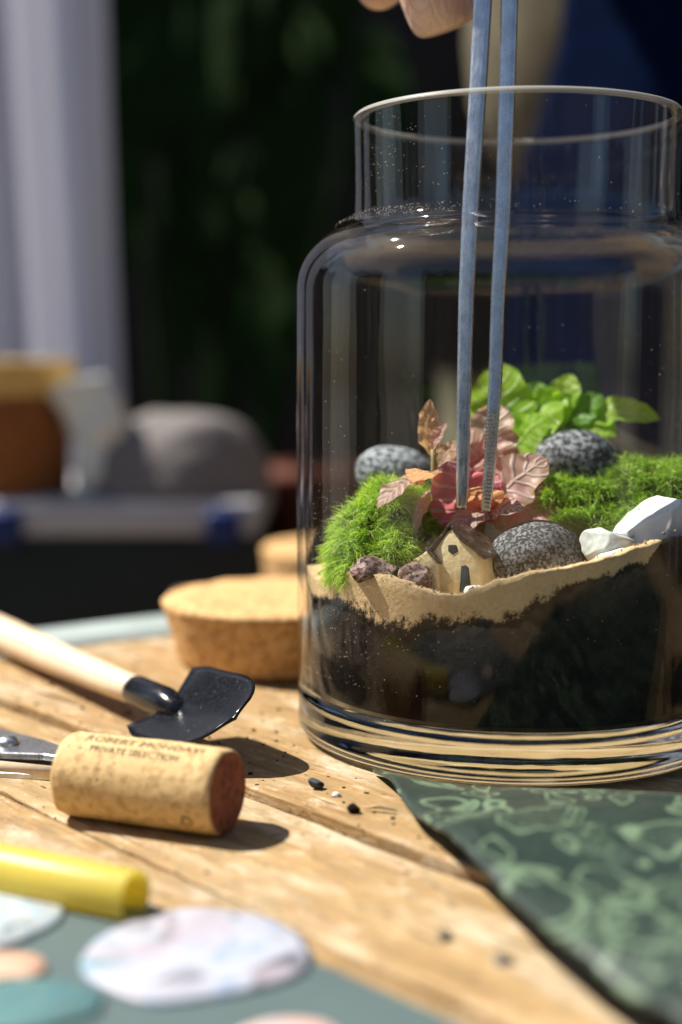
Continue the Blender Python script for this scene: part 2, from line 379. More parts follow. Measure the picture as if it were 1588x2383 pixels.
# far end line through P0 direction E
P0 = Vector((-0.103, 0.1258, 0)); E = Vector((0.814, 0.581, 0))
def s_end(v):  # s of the far end line at offset v
    # point = s*D+v*N = P0 + t*E
    de = Dv.dot(E); ne = Nv.dot(E); t = (v - P0.dot(Nv)) / ne
    return P0.dot(Dv) + t * de
jn = [-0.50, -0.40, -0.30, -0.215, -0.122, -0.0820, 0.040, 0.125, 0.215]
for i in range(len(jn) - 1):
    front = i < 5
    v0, v1 = jn[i] + 0.0003, jn[i + 1] - (0.0007 if i == 4 else 0.0003)
    plank(v0, v1, s_end(v0), s_end(v1), 0.62, (-0.0023 - (0.0003 if i % 2 else 0)) if front else 0.0, WOODS[i % 3], seed=i * 3.3)
# grey painted end board across the far ends
eb = bmesh.new(); Np = Vector((-E.y, E.x, 0))
a0 = P0 - E * 0.35 + Np * 0.001; 
cs = [a0, a0 + E * 1.0, a0 + E * 1.0 + Np * 0.037, a0 + Np * 0.037]
vs = [Vector((c.x, c.y, -0.03)) for c in cs] + [Vector((c.x, c.y, 0.0005)) for c in cs]
me = pyd(vs, [(3, 2, 1, 0), (4, 5, 6, 7), (0, 1, 5, 4), (1, 2, 6, 5), (2, 3, 7, 6), (3, 0, 4, 7)]); eb.from_mesh(me)
bmesh.ops.bevel(eb, geom=eb.edges[:], offset=0.0012, segments=2, affect='EDGES')
o = obj('end_board', eb, greyboard, TABLE, (0, 0, 0.75)); o['label'] = 'grey painted board closing the far plank ends'
for s, v in ((0.0, -0.38), (0.56, -0.38), (0.56, 0.16), (0.0, 0.16)):
    p = Dv * s + Nv * v; q = obj('leg', box(0.05, 0.05, 0.725, (0, 0, 0.3625), 0.003), WOODS[0], TABLE, (p.x, p.y, 0)); q.rotation_euler = (0, 0, ang)

# ------------------------------------------------------------------ glass jar
JAR = thing('glass_jar', 'clear glass jar with wide neck holding the miniature garden', 'jar', (0, 0, 0.0003))
RO, RI = 0.0552, 0.0530
def arc(cx, cz, r, a0, a1, n): return [(cx + r * math.cos(R(a0 + (a1 - a0) * i / n)), cz + r * math.sin(R(a0 + (a1 - a0) * i / n))) for i in range(n + 1)]
outer = [(RO, 0.0132), (RO, 0.03), (RO, 0.06), (RO, 0.09)] + arc(0.0392, 0.1130, 0.0160, 0, 78, 14) + [(0.0411, 0.1300)] + [(0.0406, 0.1325), (0.0404, 0.137), (0.0405, 0.147), (0.0407, 0.1540)] + arc(0.0397, 0.1547, 0.0010, 0, 90, 5)
inner = arc(0.0394, 0.1547, 0.0010, 90, 180, 5) + [(0.0384, 0.149), (0.0382, 0.137), (0.0383, 0.1322), (0.0388, 0.1296), (0.0400, 0.1276)] + arc(0.0388, 0.1125, 0.0142, 72, 0, 12) + [(RI, 0.09), (RI, 0.06), (RI, 0.03), (RI, 0.0132)]
obj('glass_wall', lathe(outer + inner, 160), glass_wall, JAR)
rimm = M('ground_rim'); rimm.set((0.74, 0.74, 0.70), 0.35, 0, .5)
rtl = rimm.n('ShaderNodeBsdfTransparent'); rmx = rimm.n('ShaderNodeMixShader', Fac=.58); rimm.l(rimm.b.outputs[0], rmx.inputs[1]); rimm.l(rtl.outputs[0], rmx.inputs[2]); rimm.l(rmx.outputs[0], rimm.out.inputs[0])
obj('rim', lathe([(0.0384, .1550), (0.0388, .1558), (0.0393, .1561), (0.0402, .1561), (0.0407, .1556), (0.0408, .1551)], 160), rimm.m, JAR)
base = [(0.0, 0.0125), (0.030, 0.0122), (0.046, 0.0124), (0.0505, 0.0129), (RI, 0.0131), (RO, 0.0131), (RO - 0.0002, 0.0095), (RO - 0.0003, 0.0075)] + arc(0.0512, 0.0040, 0.0039, 15, -80, 10) + [(0.048, 0.0002), (0.042, 0.0012), (0.030, 0.0022), (0.0, 0.0024)]
obj('glass_base', lathe(base, 160), glass_solid, JAR)
# dust specks on the glass
bm = bmesh.new(); rnd = random.Random(3)
for i in range(1500):
    a = rnd.uniform(0, 2 * math.pi) if i < 650 else R(rnd.gauss(218, 16))
    if rnd.random() < 0.30: z = rnd.uniform(0.1285, 0.1315); rr = 0.0414 + (0.1312 - z) * 1.9
    elif rnd.random() < 0.2: z = rnd.uniform(0.135, 0.155); rr = 0.0406
    else: z = rnd.uniform(0.03, 0.112) if i < 650 else min(.11, max(.02, rnd.gauss(.045, .016))); rr = RO
    s = rnd.uniform(0.00004, 0.00012)
    mt = Matrix.Translation((rr * math.cos(a), rr * math.sin(a), z)) @ Matrix.Scale(s, 4)
    bmesh.ops.create_icosphere(bm, subdivisions=1, radius=1, matrix=mt)
o = obj('dust_specks', bm, dust, JAR); o['kind'] = 'stuff'

# ------------------------------------------------------------------ soil and sand
TOP = [(-180, .060), (-120, .054), (-85, .0430), (-71, .0420), (-61, .0440), (-50.6, .0460), (-43.2, .0459), (-36, .0450), (-31, .0437), (-25, .0427), (-20, .0428), (-15, .0447), (-9.6, .0467), (-0.5, .0487), (5.7, .0494), (11.4, .0504), (18.7, .0518), (26, .0535), (40.7, .0560), (70, .0590), (120, .062), (180, .060)]
BOT = [(-90, .0390), (-71, .0386), (-60, .0396), (-51.6, .0389), (-46, .0371), (-37.4, .0339), (-31, .0362), (-24, .0377), (-17, .0390), (-9.4, .0389), (-4.6, .0388), (-2.8, .0423), (1.5, .0434), (5.7, .0468), (12, .0490), (21, .0503), (26, .0516), (41, .0545)]
def interp(L, a):
    if a <= L[0][0]: return L[0][1]
    for (x0, y0), (x1, y1) in zip(L, L[1:]):
        if a <= x1:
            t = (a - x0) / (x1 - x0); t = t * t * (3 - 2 * t); return y0 + (y1 - y0) * t
    return L[-1][1]
def terrain(x, y):
    r = math.hypot(x, y); a = math.degrees(math.atan2(x, -y))
    inner = .0412 + .29 * (y + .034) + .10 * max(0, x) + .03 * min(0, x)
    inner += noise.noise(Vector((x * 160, y * 160, 0))) * .0009
    k = min(1, max(0, (r - .038) / (.0505 - .038))); k = k * k * (3 - 2 * k)
    return inner * (1 - k) + interp(TOP, a) * k
SR = 0.0527
na, nr = 200, 28
vs = []; fs = []
for i in range(na):
    a = 2 * math.pi * i / na
    for k in range(1, nr + 1):
        r = SR * k / nr; x, y = r * math.sin(a), -r * math.cos(a); vs.append((x, y, terrain(x, y) - 0.0004))
    vs.append((SR * math.sin(a), -SR * math.cos(a), 0.0150)); vs.append(((SR - .002) * math.sin(a), -(SR - .002) * math.cos(a), 0.0134))
m_ = nr + 2; c0 = len(vs); vs.append((0, 0, terrain(0, 0))); c1 = len(vs); vs.append((0, 0, 0.0134))
for i in range(na):
    j = (i + 1) % na
    fs.append((c0, i * m_, j * m_))
    for k in range(m_ - 1): fs.append((i * m_ + k, i * m_ + k + 1, j * m_ + k + 1, j * m_ + k))
    fs.append((c1, j * m_ + m_ - 1, i * m_ + m_ - 1))
SOIL = obj('soil', pyd(vs, fs), soil)
tag(SOIL, 'black potting soil filling the lower half of the jar', 'soil', kind='stuff')
bm = bmesh.new(); rnd = random.Random(17)
for i in range(900):
    a = rnd.uniform(-88, 75); z = rnd.uniform(.0150, .052)
    if z > interp(BOT, min(a, 48)) - .0015: continue
    sz_ = rnd.uniform(.00018, .00065); rr_ = SR - sz_ * .55
    bmesh.ops.create_icosphere(bm, subdivisions=1, radius=1, matrix=Matrix.Translation((rr_ * math.sin(R(a)), -rr_ * math.cos(R(a)), z)) @ Matrix.Rotation(rnd.uniform(0, 6), 4, 'Z') @ Matrix.Diagonal((sz_ * .6, sz_ * .6, sz_ * rnd.uniform(.6, 1.3), 1)))
o = obj('soil_grain', bm, soil_mat('soil_grain', (0.005, 0.0035, 0.0025), (0.036, 0.023, 0.014), (0.18, 0.12, 0.08)), SOIL, smooth=False); o['kind'] = 'stuff'
# sand band against the front glass
vs = []; fs = []; dep = []; n = 520; a0_, a1_ = -86, 33
rows = [0.0290, 0.0335, 0.038, 0.0425, 0.046, 0.049, 0.0513, 0.05285]
for i in range(n + 1):
    a = a0_ + (a1_ - a0_) * i / n
    fade = min(1, (a - a0_) / 10, (a1_ - a) / 5); rag = (noise.noise(Vector((a * .35, 0, 1))) * .0012 + noise.noise(Vector((a * 1.3, 0, 2))) * .0007 + noise.noise(Vector((a * 4, 0, 3))) * .00025 + random.uniform(-.0001, .0001))
    ca, sa = math.sin(R(a)), -math.cos(R(a))
    for q, r in enumerate(rows):
        x, y = r * ca, r * sa; z = terrain(x, y) + (-0.0012 if q == 0 else 0.0008) + noise.noise(Vector((x * 900, y * 900, 5))) * .00025
        if q == len(rows) - 1: z -= .0002
        vs.append((x, y, z))
    zt = vs[-1][2]; zb = interp(BOT, a) + rag; zb = zt - max(0.0002, (zt - zb) * fade)
    zb -= .0022 * fade; dep += [0] * len(rows) + [(zt - zt + q / 6 * (zt - zb)) / max(1e-5, zt - zb) * (1 if fade > .2 else 0) for q in range(1, 7)] + [1]
    for q in range(1, 7): vs.append((0.05285 * ca, 0.05285 * sa, zt + (zb - zt) * q / 6))
    vs.append((0.050 * ca, 0.050 * sa, zb))
W = len(rows) + 7
for i in range(n):
    for k in range(W - 1): fs.append((i * W + k, i * W + k + 1, (i + 1) * W + k + 1, (i + 1) * W + k))
sme = pyd(vs, fs); sat = sme.attributes.new('depth', 'FLOAT', 'POINT'); sat.data.foreach_set('value', dep)
SAND = obj('sand', sme, sand_layer)
tag(SAND, 'wavy layer of beige sand along the front of the jar', 'sand', kind='stuff')
# grit strewn on top
bm = bmesh.new(); rnd = random.Random(11)
for i in range(700):
    a = rnd.uniform(-80, 40); r = rnd.uniform(0.028, 0.0515)
    x, y = r * math.sin(R(a)), -r * math.cos(R(a)); s = rnd.uniform(.00015, .0004)
    bmesh.ops.create_icosphere(bm, subdivisions=1, radius=1, matrix=Matrix.Translation((x, y, terrain(x, y) + .0009)) @ Matrix.Scale(s, 4))
GR = obj('grit', bm, soil_mat('grit', (0.36, 0.24, 0.14), (0.62, 0.46, 0.30), (0.1, 0.06, 0.04)), smooth=False)
tag(GR, 'fine loose grit strewn over the sand in the jar', 'grit', kind='stuff')

# ------------------------------------------------------------------ stones in the jar
def stone(name, loc, r, rot, mat, label, cat='stone', group=None, seed=0, amp=0.10, facet=0.0, sub=5, freq=1.1):
    o = obj(name, rock(*r, amp=amp, seed=seed, facet=facet, sub=sub, freq=freq), mat, loc=loc)
    o.rotation_euler = tuple(R(x) for x in rot); return tag(o, label, cat, group)
stone('pebble', (0.0019, -0.0285, 0.0489), (0.0121, 0.0105, 0.0088), (0, -8, 20), granite, 'grey speckled rounded pebble beside the little house', 'pebble', seed=1, amp=.07)
stone('pebble', (-0.0294, 0.0160, 0.0648), (0.0108, 0.0095, 0.0085), (0, 12, 0), granite2, 'pale grey pitted pebble behind the left moss', 'pebble', seed=2, amp=.06)
stone('pebble', (0.0174, 0.0060, 0.0681), (0.0124, 0.0104, 0.0098), (0, 10, 10), basalt, 'dark grey pitted pebble below the green plant', 'pebble', seed=3, amp=.08)
stone('pebble', (-0.0262, -0.0240, 0.0532), (0.0019, 0.0017, 0.0018), (0, 20, 0), granite, 'tiny white speckled pebble at the edge of left moss', 'pebble', seed=4, amp=.12, sub=4)
stone('white_stone', (0.0327, -0.0265, 0.0558), (0.0145, 0.0080, 0.0080), (14, -26, -10), quartz, 'large white quartz stone at the right of the jar', 'stone', seed=5, amp=.13, facet=.35)
stone('white_stone', (0.0181, -0.0345, 0.0525), (0.0068, 0.0050, 0.0056), (5, 10, 10), quartz_g, 'greyish angular quartz stone in front of right moss', 'stone', seed=8, amp=.13, facet=.38)
stone('white_stone', (0.0181, -0.0415, 0.0500), (0.0065, 0.0040, 0.0030), (0, -14, 18), quartz, 'low white quartz piece half sunk in the sand', 'stone', seed=9, amp=.14, facet=.3)
stone('white_stone', (-0.0135, -0.0445, 0.0430), (0.0026, 0.0022, 0.0022), (0, 10, 0), quartz, 'small white pebble at the house doorstep', 'stone', seed=10, amp=.1, facet=.25, sub=4)
stone('lava_stone', (-0.0367, -0.0340, 0.0465), (0.0064, 0.0050, 0.0035), (0, -8, 10), lava, 'reddish lava rock in front of the left moss', 'stone', seed=12, amp=.22, facet=.3)
stone('lava_stone', (-0.0269, -0.0355, 0.0450), (0.0062, 0.0055, 0.0038), (0, -14, -12), lava, 'reddish lava rock next to the house wall', 'stone', seed=13, amp=.22, facet=.3)

# ------------------------------------------------------------------ moss
def moss(label, lobes, count, length, cols, seed, width=.00011):
    rnd = random.Random(seed)
    base_z = min(l[0][2] - l[1][2] * .3 for l in lobes)
    root = thing('moss_clump', label, 'moss', (lobes[0][0][0], lobes[0][0][1], base_z), group='moss clumps in the jar')
    inv = Vector(root.location)
    bm = bmesh.new()
    for (c, r) in lobes:
        mt = Matrix.Translation(Vector(c) - inv) @ Matrix.Diagonal((r[0] * .9, r[1] * .9, r[2] * .9, 1))
        bmesh.ops.create_icosphere(bm, subdivisions=3, radius=1, matrix=mt)
    wonk(bm, .0008, 300, 0, seed); obj('mound', bm, moss_core, root)
    vs = []; fs = []; tint = []
    tot = sum(l[1][0] * l[1][1] for l in lobes)
    for (c, r) in lobes:
        for _ in range(int(count * r[0] * r[1] / tot)):
            z = rnd.uniform(-.35, 1); ph = rnd.uniform(0, 2 * math.pi); q = math.sqrt(max(0, 1 - z * z))
            nrm = Vector((q * math.cos(ph), q * math.sin(ph), z))
            p = Vector((c[0] + nrm.x * r[0] * .93, c[1] + nrm.y * r[1] * .93, c[2] + nrm.z * r[2] * .93))
            cl = noise.noise(p * 260 + Vector((seed, 0, 0)))            # tufts
            if cl < -.22 and rnd.random() < .85: continue
            tuft = noise.noise_vector(p * 240 + Vector((0, seed, 0)))
            d = (nrm + tuft * 1.3 + Vector((rnd.gauss(0, .35), rnd.gauss(0, .35), rnd.gauss(.1, .3)))).normalized()
            L = length * rnd.uniform(.55, 1.25) * (1 + .6 * cl)
            bend = Vector((rnd.gauss(0, .6), rnd.gauss(0, .6), -rnd.uniform(.3, 1.6))) + tuft * .8
            side = d.cross(Vector((rnd.gauss(0, 1), rnd.gauss(0, 1), rnd.gauss(0, 1)))).normalized()
            wd = width * rnd.uniform(.7, 1.4); pts = []; cur = p.copy(); dd = d.copy()
            K = 5
            for k in range(K + 1):
                pts.append(cur.copy()); cur = cur + dd * (L / K); dd = (dd + bend * .36).normalized()
            b = len(vs); u = rnd.random()
            col = [cols[0][t] * (1 - u) + cols[1][t] * u for t in range(3)]
            if rnd.random() < .16: col = cols[2]
            for k, pt in enumerate(pts):
                ww = wd * (1 - .75 * (k / K) ** 2)
                vs += [pt - inv - side * ww, pt - inv + side * ww]; f = 1.0; tint += [col, col]
            for k in range(K): fs.append((b + 2 * k, b + 2 * k + 1, b + 2 * k + 3, b + 2 * k + 2))
    me = pyd(vs, fs); at = me.color_attributes.new('tint', 'FLOAT_COLOR', 'POINT')
    at.data.foreach_set('color', [x for c in tint for x in (*c, 1)])
    o = obj('strands', me, moss_m, root); o['kind'] = 'stuff'
    return root
lime = [(0.30, 0.54, 0.03), (0.58, 0.78, 0.08), (0.80, 0.88, 0.30)]
shade = [(0.12, 0.28, 0.014), (0.36, 0.56, 0.04), (0.66, 0.78, 0.20)]  # darker greens: the shade of the hand is put into the moss colour
deep = [(0.20, 0.42, 0.02), (0.48, 0.68, 0.05), (0.72, 0.82, 0.22)]
moss('bright green shaggy moss clump left of the house', [((-0.0372, -0.0180, 0.0501), (.0092, .0095, .0105)), ((-0.0318, -0.0140, 0.0569), (.0080, .0080, .0085)), ((-0.0310, -0.0255, 0.0488), (.0060, .0060, .0065)), ((-0.0388, -0.0235, 0.0466), (.0074, .0075, .0072)), ((-0.0256, -0.0125, 0.0556), (.0060, .0070, .0062))], 21000, .0042, lime, 1)
moss('small tufted moss clump between the pebbles right of the pink plant', [((0.0092, -0.0100, 0.0599), (.0052, .0050, .0055)), ((0.0141, -0.0105, 0.0588), (.0048, .0050, .0068)), ((0.0115, -0.0165, 0.0541), (.0034, .0040, .0040))], 9000, .0036, deep, 2)
moss('large moss bank at the right side of the jar, hand shade in its green', [((0.0318, -0.0030, 0.0599), (.0100, .0110, .0105)), ((0.0207, -0.0100, 0.0579), (.0042, .0060, .0085)), ((0.0405, -0.0060, 0.0604), (.0080, .0100, .0100)), ((0.0181, -0.0190, 0.0524), (.0036, .0050, .0065)), ((0.0298, -0.0170, 0.0555), (.0095, .0060, .0060))], 19000, .0038, shade, 3)

# ------------------------------------------------------------------ plants
def leaf_mesh(L, W, droop=.35, fold=.25, wave=.12, seed=0, tipw=.85, thick=0.0):
    nu, nv_ = 26, 12; vs = []; fs = []; uvs = []
    ang_ = 0.0; y = z = 0.0
    for i in range(nu + 1):
        t = i / nu
        wd = W / 2 * (math.sin(math.pi * t ** .88) ** .58 if 0 < t < 1 else (0.10 if t == 0 else 0.0))
        wd *= 1 + .035 * math.sin(t * 34 + seed) * (0.3 + t)
        for j in range(nv_ + 1):
            v = j / nv_ * 2 - 1
            zz = abs(v) ** 1.3 * wd * fold + (math.sin(t * 13 + v * 2.2 + seed) * .7 + math.sin(t * 24 - v * 2 + seed * 2) * .5) * wave * wd * abs(v) ** 1.5 - math.cos(t * 30 + abs(v) * 5) * W * .012 * (1 - abs(v)) + noise.noise(Vector((t * 4, v * 2, seed))) * W * .06
            vs.append((v * wd * (1 - .1 * fold), y, z)); vs[-1] = (vs[-1][0] + 0, y - math.sin(ang_) * zz * -1, z + math.cos(ang_) * zz)
            uvs.append((t, j / nv_))
        st = L / nu; a = -droop * (t - .35) * 2.2
        y += math.cos(a) * st; z += math.sin(a) * st; ang_ = a
    Wn = nv_ + 1
    for i in range(nu):
        for j in range(nv_): fs.append((i * Wn + j, (i + 1) * Wn + j, (i + 1) * Wn + j + 1, i * Wn + j + 1))
    me = pyd(vs, fs); ul = me.uv_layers.new(name='UVMap')
    for lp in me.loops: ul.data[lp.index].uv = uvs[lp.vertex_index]
    return me
def put_leaf(root, a, b, w, mat, hint=(0, -.5, 1), seed=0, droop=.35, fold=.25, wave=.12, name='leaf'):
    a, b = Vector(a), Vector(b); d = (b - a); L = d.length; d.normalize()
    h = Vector(hint) + (Vector((-.55, 0, .15)) if name == 'leaf' and root.name != 'broad_leaf_plant' else Vector()); x = d.cross(h).normalized(); z = x.cross(d)
    o = obj(name, leaf_mesh(L * 1.08, w, droop, fold, wave, seed), mat, root)
    o.matrix_local = Matrix.Translation(-Vector(root.location)) @ Matrix.Translation(a) @ Matrix((x, d, z)).transposed().to_4x4()
    return o
PK = thing('pink_plant', 'pink and orange veined leafy plant behind the little house', 'plant', (-.011, -.012, .0485))
P = [((-0.0216, -0.0140, 0.0725), (-0.0227, -0.0180, 0.0853), 0.0050, orangeleaf, (0, -1, .2), .25, .2),
     ((-0.0219, -0.0180, 0.0743), (-0.0188, -0.0200, 0.0804), 0.0030, pinkleaf, (-.3, -1, .2), .2, .5),
     ((-0.0239, -0.0180, 0.0673), (-0.0351, -0.0260, 0.0625), 0.0066, stripeleaf, (0, -.6, 1), .45, .15),
     ((-0.0200, -0.0180, 0.0687), (-0.0278, -0.0270, 0.0695), 0.0054, orangeleaf, (0, -1.1, -.6), .2, .55),
     ((-0.0220, -0.0180, 0.0644), (-0.0262, -0.0240, 0.0558), 0.0040, pinkleaf, (-.4, -1, .5), .3, .3),
     ((-0.0202, -0.0140, 0.0698), (-0.0148, -0.0120, 0.0758), 0.0044, orangeleaf, (.2, -1, .6), .3, .3),
     ((-0.0065, -0.0060, 0.0683), (-0.0054, -0.0040, 0.0845), 0.0112, pinkleaf, (0, -1, .2), .3, .3),
     ((-0.0072, -0.0080, 0.0680), (-0.0145, -0.0100, 0.0780), 0.0085, pinkleaf, (-.3, -.8, .9), .8, .2),
     ((-0.0121, -0.0160, 0.0552), (-0.0172, -0.0190, 0.0707), 0.0125, deeppink, (.5, -1, .4), .5, .25),
     ((-0.0074, -0.0160, 0.0586), (0.0046, -0.0200, 0.0725), 0.0112, pinkleaf, (-.25, -1, .35), .5, .22),
     ((-0.0056, -0.0130, 0.0546), (0.0070, -0.0120, 0.0650), 0.0150, redleaf, (.3, -1, .35), .4, .15),
     ((-0.0068, -0.0200, 0.0578), (-0.0200, -0.0300, 0.0549), 0.0062, pinkleaf, (0, -.7, 1), .9, .1),
     ((-0.0065, -0.0180, 0.0564), (-0.0105, -0.0235, 0.0667), 0.0082, orangeleaf, (.1, -1, .2), -.5, .35),
     ((-0.0082, -0.0200, 0.0576), (-0.0021, -0.0290, 0.0617), 0.0056, stripeleaf, (0, -.6, 1), .5, .25),
     ((-0.0090, -0.0100, 0.0648), (-0.0011, -0.0060, 0.0752), 0.0090, redleaf, (.1, -1, .4), .4, .3),
     ((-0.0107, -0.0140, 0.0574), (-0.0060, -0.0170, 0.0676), 0.0100, deeppink, (-.2, -1, .4), .3, .3),
     ((-0.0121, -0.0120, 0.0586), (-0.0105, -0.0100, 0.0731), 0.0095, redleaf, (0, -1, .4), .3, .3),
     ((-0.0040, -0.0170, 0.0541), (0.0016, -0.0210, 0.0536), 0.0090, redleaf, (.1, -1, .6), .5, .2)]
for i, (a, b, wd, mt, h, dr, fo) in enumerate(P): put_leaf(PK, a, b, wd * (1.42 if i > 5 else 1.2), mt, h, i * 1.7, dr, fo * .7, .20)
def stem(root, pts, r, mat):
    inv = Vector(root.location); return obj('stem', tube([Vector(p) - inv for p in pts], [r] * (len(pts) - 1) + [r * .6], 10), mat, root)
stem(PK, [(-0.0181, -0.0120, 0.0488), (-0.0197, -0.0145, 0.0583), (-0.0210, -0.0160, 0.0678), (-0.0214, -0.0165, 0.0750)], .0009, stemm)
stem(PK, [(-0.0095, -0.0110, 0.0489), (-0.0088, -0.0120, 0.0566), (-0.0075, -0.0100, 0.0667), (-0.0062, -0.0065, 0.0732)], .0010, stemm)
GP = thing('green_plant', 'bright lime green leafy plant at the back of the jar', 'plant', (.0125, .018, .057))
Gs = [((0.0008, 0.0180, 0.0693), (-0.0018, 0.0200, 0.0939), 0.0165, greenleaf, (.2, -1, .1), .35, .25),
      ((0.0122, 0.0200, 0.0872), (0.0021, 0.0080, 0.0706), 0.0170, greenleaf, (0, -.7, 1), .55, .2),
      ((0.0155, 0.0200, 0.0815), (0.0176, 0.0220, 0.0917), 0.0082, greenleaf, (0, -1, .3), .3, .35),
      ((0.0172, 0.0180, 0.0775), (0.0248, 0.0180, 0.0870), 0.0092, darkgreen, (-.2, -1, .5), .4, .35),
      ((0.0214, 0.0180, 0.0796), (0.0387, 0.0100, 0.0826), 0.0092, greenleaf, (0, -.7, 1), .5, .15),
      ((0.0152, 0.0160, 0.0782), (0.0088, 0.0140, 0.0880), 0.0085, greenleaf, (.1, -1, .4), .4, .3),
      ((0.0186, 0.0160, 0.0768), (0.0277, 0.0090, 0.0774), 0.0092, greenleaf, (0, -.8, 1), .4, .3),
      ((0.0069, 0.0220, 0.0762), (0.0095, 0.0260, 0.0895), 0.0130, darkgreen, (0, -1, .3), .3, .3),
      ((0.0022, 0.0120, 0.0713), (0.0080, 0.0060, 0.0814), 0.0120, greenleaf, (.1, -1, .5), .7, .2)]
for i, (a, b, wd, mt, h, dr, fo) in enumerate(Gs): put_leaf(GP, a, b, wd * 1.22, mt, h, i * 2.3 + 40, dr, fo * .8, .13)
stem(GP, [(0.0072, 0.0180, 0.0569), (0.0062, 0.0185, 0.0673), (0.0083, 0.0195, 0.0788), (0.0115, 0.0200, 0.0872)], .0011, gstem)
stem(GP, [(0.0157, 0.0180, 0.0579), (0.0162, 0.0180, 0.0693), (0.0162, 0.0185, 0.0817)], .0011, gstem)
stem(GP, [(0.0188, 0.0170, 0.0588), (0.0200, 0.0175, 0.0712), (0.0217, 0.0180, 0.0801)], .0010, gstem)

# ------------------------------------------------------------------ little house
hm = M('cream_clay'); hc = hm.coord(); hn = hm.noise(hc, 420, 5, 0.6); hn2 = hm.noise(hc, 900, 4, .7, 1.0)
hcol = hm.ramp(hn, [(0.35, (0.80, 0.62, 0.31)), (0.62, (0.90, 0.77, 0.48))])
hcol = hm.mix(hm.ramp(hn2, [(0.30, G(.8)), (0.37, G(0))]), hcol, (0.22, 0.11, 0.03))
hm.set(hcol, 0.45, 0, .4); hm.bump(hn, .5, .0006); cream = hm.m
rm = M('brown_glaze'); rn = rm.noise(rm.coord(), 380, 4, .6)
rm.set(rm.ramp(rn, [(0.42, (0.035, 0.022, 0.014)), (0.62, (0.10, 0.065, 0.045)), (0.72, (0.40, 0.36, 0.32))]), 0.3, 0, .5); rm.bump(rn, .6, .001); roofm = rm.m
doorm = plain('slate_paint', (0.035, 0.045, 0.05), 0.45, .3, 500)
HZ = .0418
HS = thing('miniature_house', 'tiny cream clay house with brown roof and dark door', 'ornament', (-.0180, -.0375, HZ), (R(-3), R(-8), R(-30)))
mm = .001
gable = [(-5.8 * mm, 0), (8 * mm, 0), (8 * mm, 10 * mm), (1.3 * mm, 17 * mm), (-5.6 * mm, 10.6 * mm)]
b = prism(gable, .011, bev=.0005); obj('wall', wonk(b, .0007, 300, 3, 1), cream, HS); HS.scale = (.92, .92, .90)
annex = [(-11.4 * mm, 0.3 * mm), (-3.6 * mm, 0.3 * mm), (-2.6 * mm, 9.0 * mm), (-5.6 * mm, 12.0 * mm), (-10.8 * mm, 8.6 * mm)]
b = prism(annex, .008, bev=.0004)
for v in b.verts: v.co.y -= .0012
obj('annex_wall', wonk(b, .0006, 300, 3, 2), cream, HS)
def slab(p, q, t, y0, y1, name, seed):
    p, q = Vector((p[0], 0, p[1])), Vector((q[0], 0, q[1])); d = (q - p).normalized(); nn = Vector((-d.z, 0, d.x))
    if nn.z < 0: nn = -nn
    poly = [p, q, q + nn * t, p + nn * t]
    b = prism([(k.x, k.z) for k in poly], y1 - y0, bev=t * .3)
    for v in b.verts: v.co.y += y0
    return obj(name, wonk(b, .0008, 260, 3, seed), roofm, HS)
slab((1.0 * mm, 16.9 * mm), (9.6 * mm, 8.0 * mm), .0013, -.0010, .0125, 'roof', 3)
slab((1.6 * mm, 17.0 * mm), (-6.9 * mm, 9.4 * mm), .0010, -.0008, .0125, 'roof', 4)
slab((-5.8 * mm, 12.3 * mm), (-2.2 * mm, 7.8 * mm), .0007, -.0017, .002, 'annex_roof', 5)
slab((-5.6 * mm, 12.0 * mm), (-11.4 * mm, 8.1 * mm), .0006, -.0011, .005, 'annex_roof', 6)
def plate(poly, y, t, name, seed):
    b = prism([(x * mm, z * mm) for x, z in poly], t, bev=.00015)
    for v in b.verts: v.co.y += y
    return obj(name, wonk(b, .00012, 700, 1, seed), doorm, HS)
plate([(0.2, 12.9), (2.5, 12.6), (2.9, 10.8), (1.2, 10.2), (0.0, 11.2)], -.00035, .0006, 'window', 1)
plate([(-8.2, 7.6), (-7.0, 8.0), (-6.2, 7.1), (-6.8, 6.0), (-8.0, 6.2)], -.00155, .0006, 'window', 2)
plate([(2.0, 0.2), (5.2, 0.1), (5.3, 6.4), (4.5, 7.3), (3.2, 7.2)], -.00035, .0007, 'door', 3)

# ------------------------------------------------------------------ tweezers
TW = thing('tweezers', 'long brushed steel tweezers reaching into the jar', 'tweezers', (-.010, -.014, .060))
def prong(pts, ws, ts, bev=.0002):
    inv = Vector(TW.location); rings = []
    pts = [Vector(p) - inv for p in pts]
    for i, p in enumerate(pts):
        t = (pts[min(i + 1, len(pts) - 1)] - pts[max(i - 1, 0)]).normalized()
        a = Vector((1, -.42, 0)); a = (a - t * a.dot(t)).normalized(); c = a.cross(t)
        w_, h_ = ws[i] / 2, ts[i] / 2
        rings.append([p + a * (w_ * math.copysign(abs(math.cos(u)) ** .42, math.cos(u))) + c * (h_ * math.copysign(abs(math.sin(u)) ** .55, math.sin(u))) for u in [2 * math.pi * (k_ + .5) / 20 for k_ in range(20)]])
    return loft(rings)
Lp = [(-0.0151, -0.0261, 0.0604), (-0.0151, -0.0259, 0.0612), (-0.0149, -0.0253, 0.0650), (-0.0143, -0.0211, 0.0895), (-0.0137, -0.0176, 0.1100), (-0.0126, -0.0139, 0.1318), (-0.0106, -0.0088, 0.1621), (-0.0093, -0.0052, 0.1832), (-0.0080, -0.0006, 0.2098), (-0.0064, 0.0050, 0.2431)]
obj('prong', prong(Lp, [.0022, .0027, .0030, .0034, .0037, .0039, .0042, .0044, .0046, .0046], [.0009, .0013, .0017, .0023, .0025, .0025, .0026, .0026, .0026, .0026]), steel, TW)
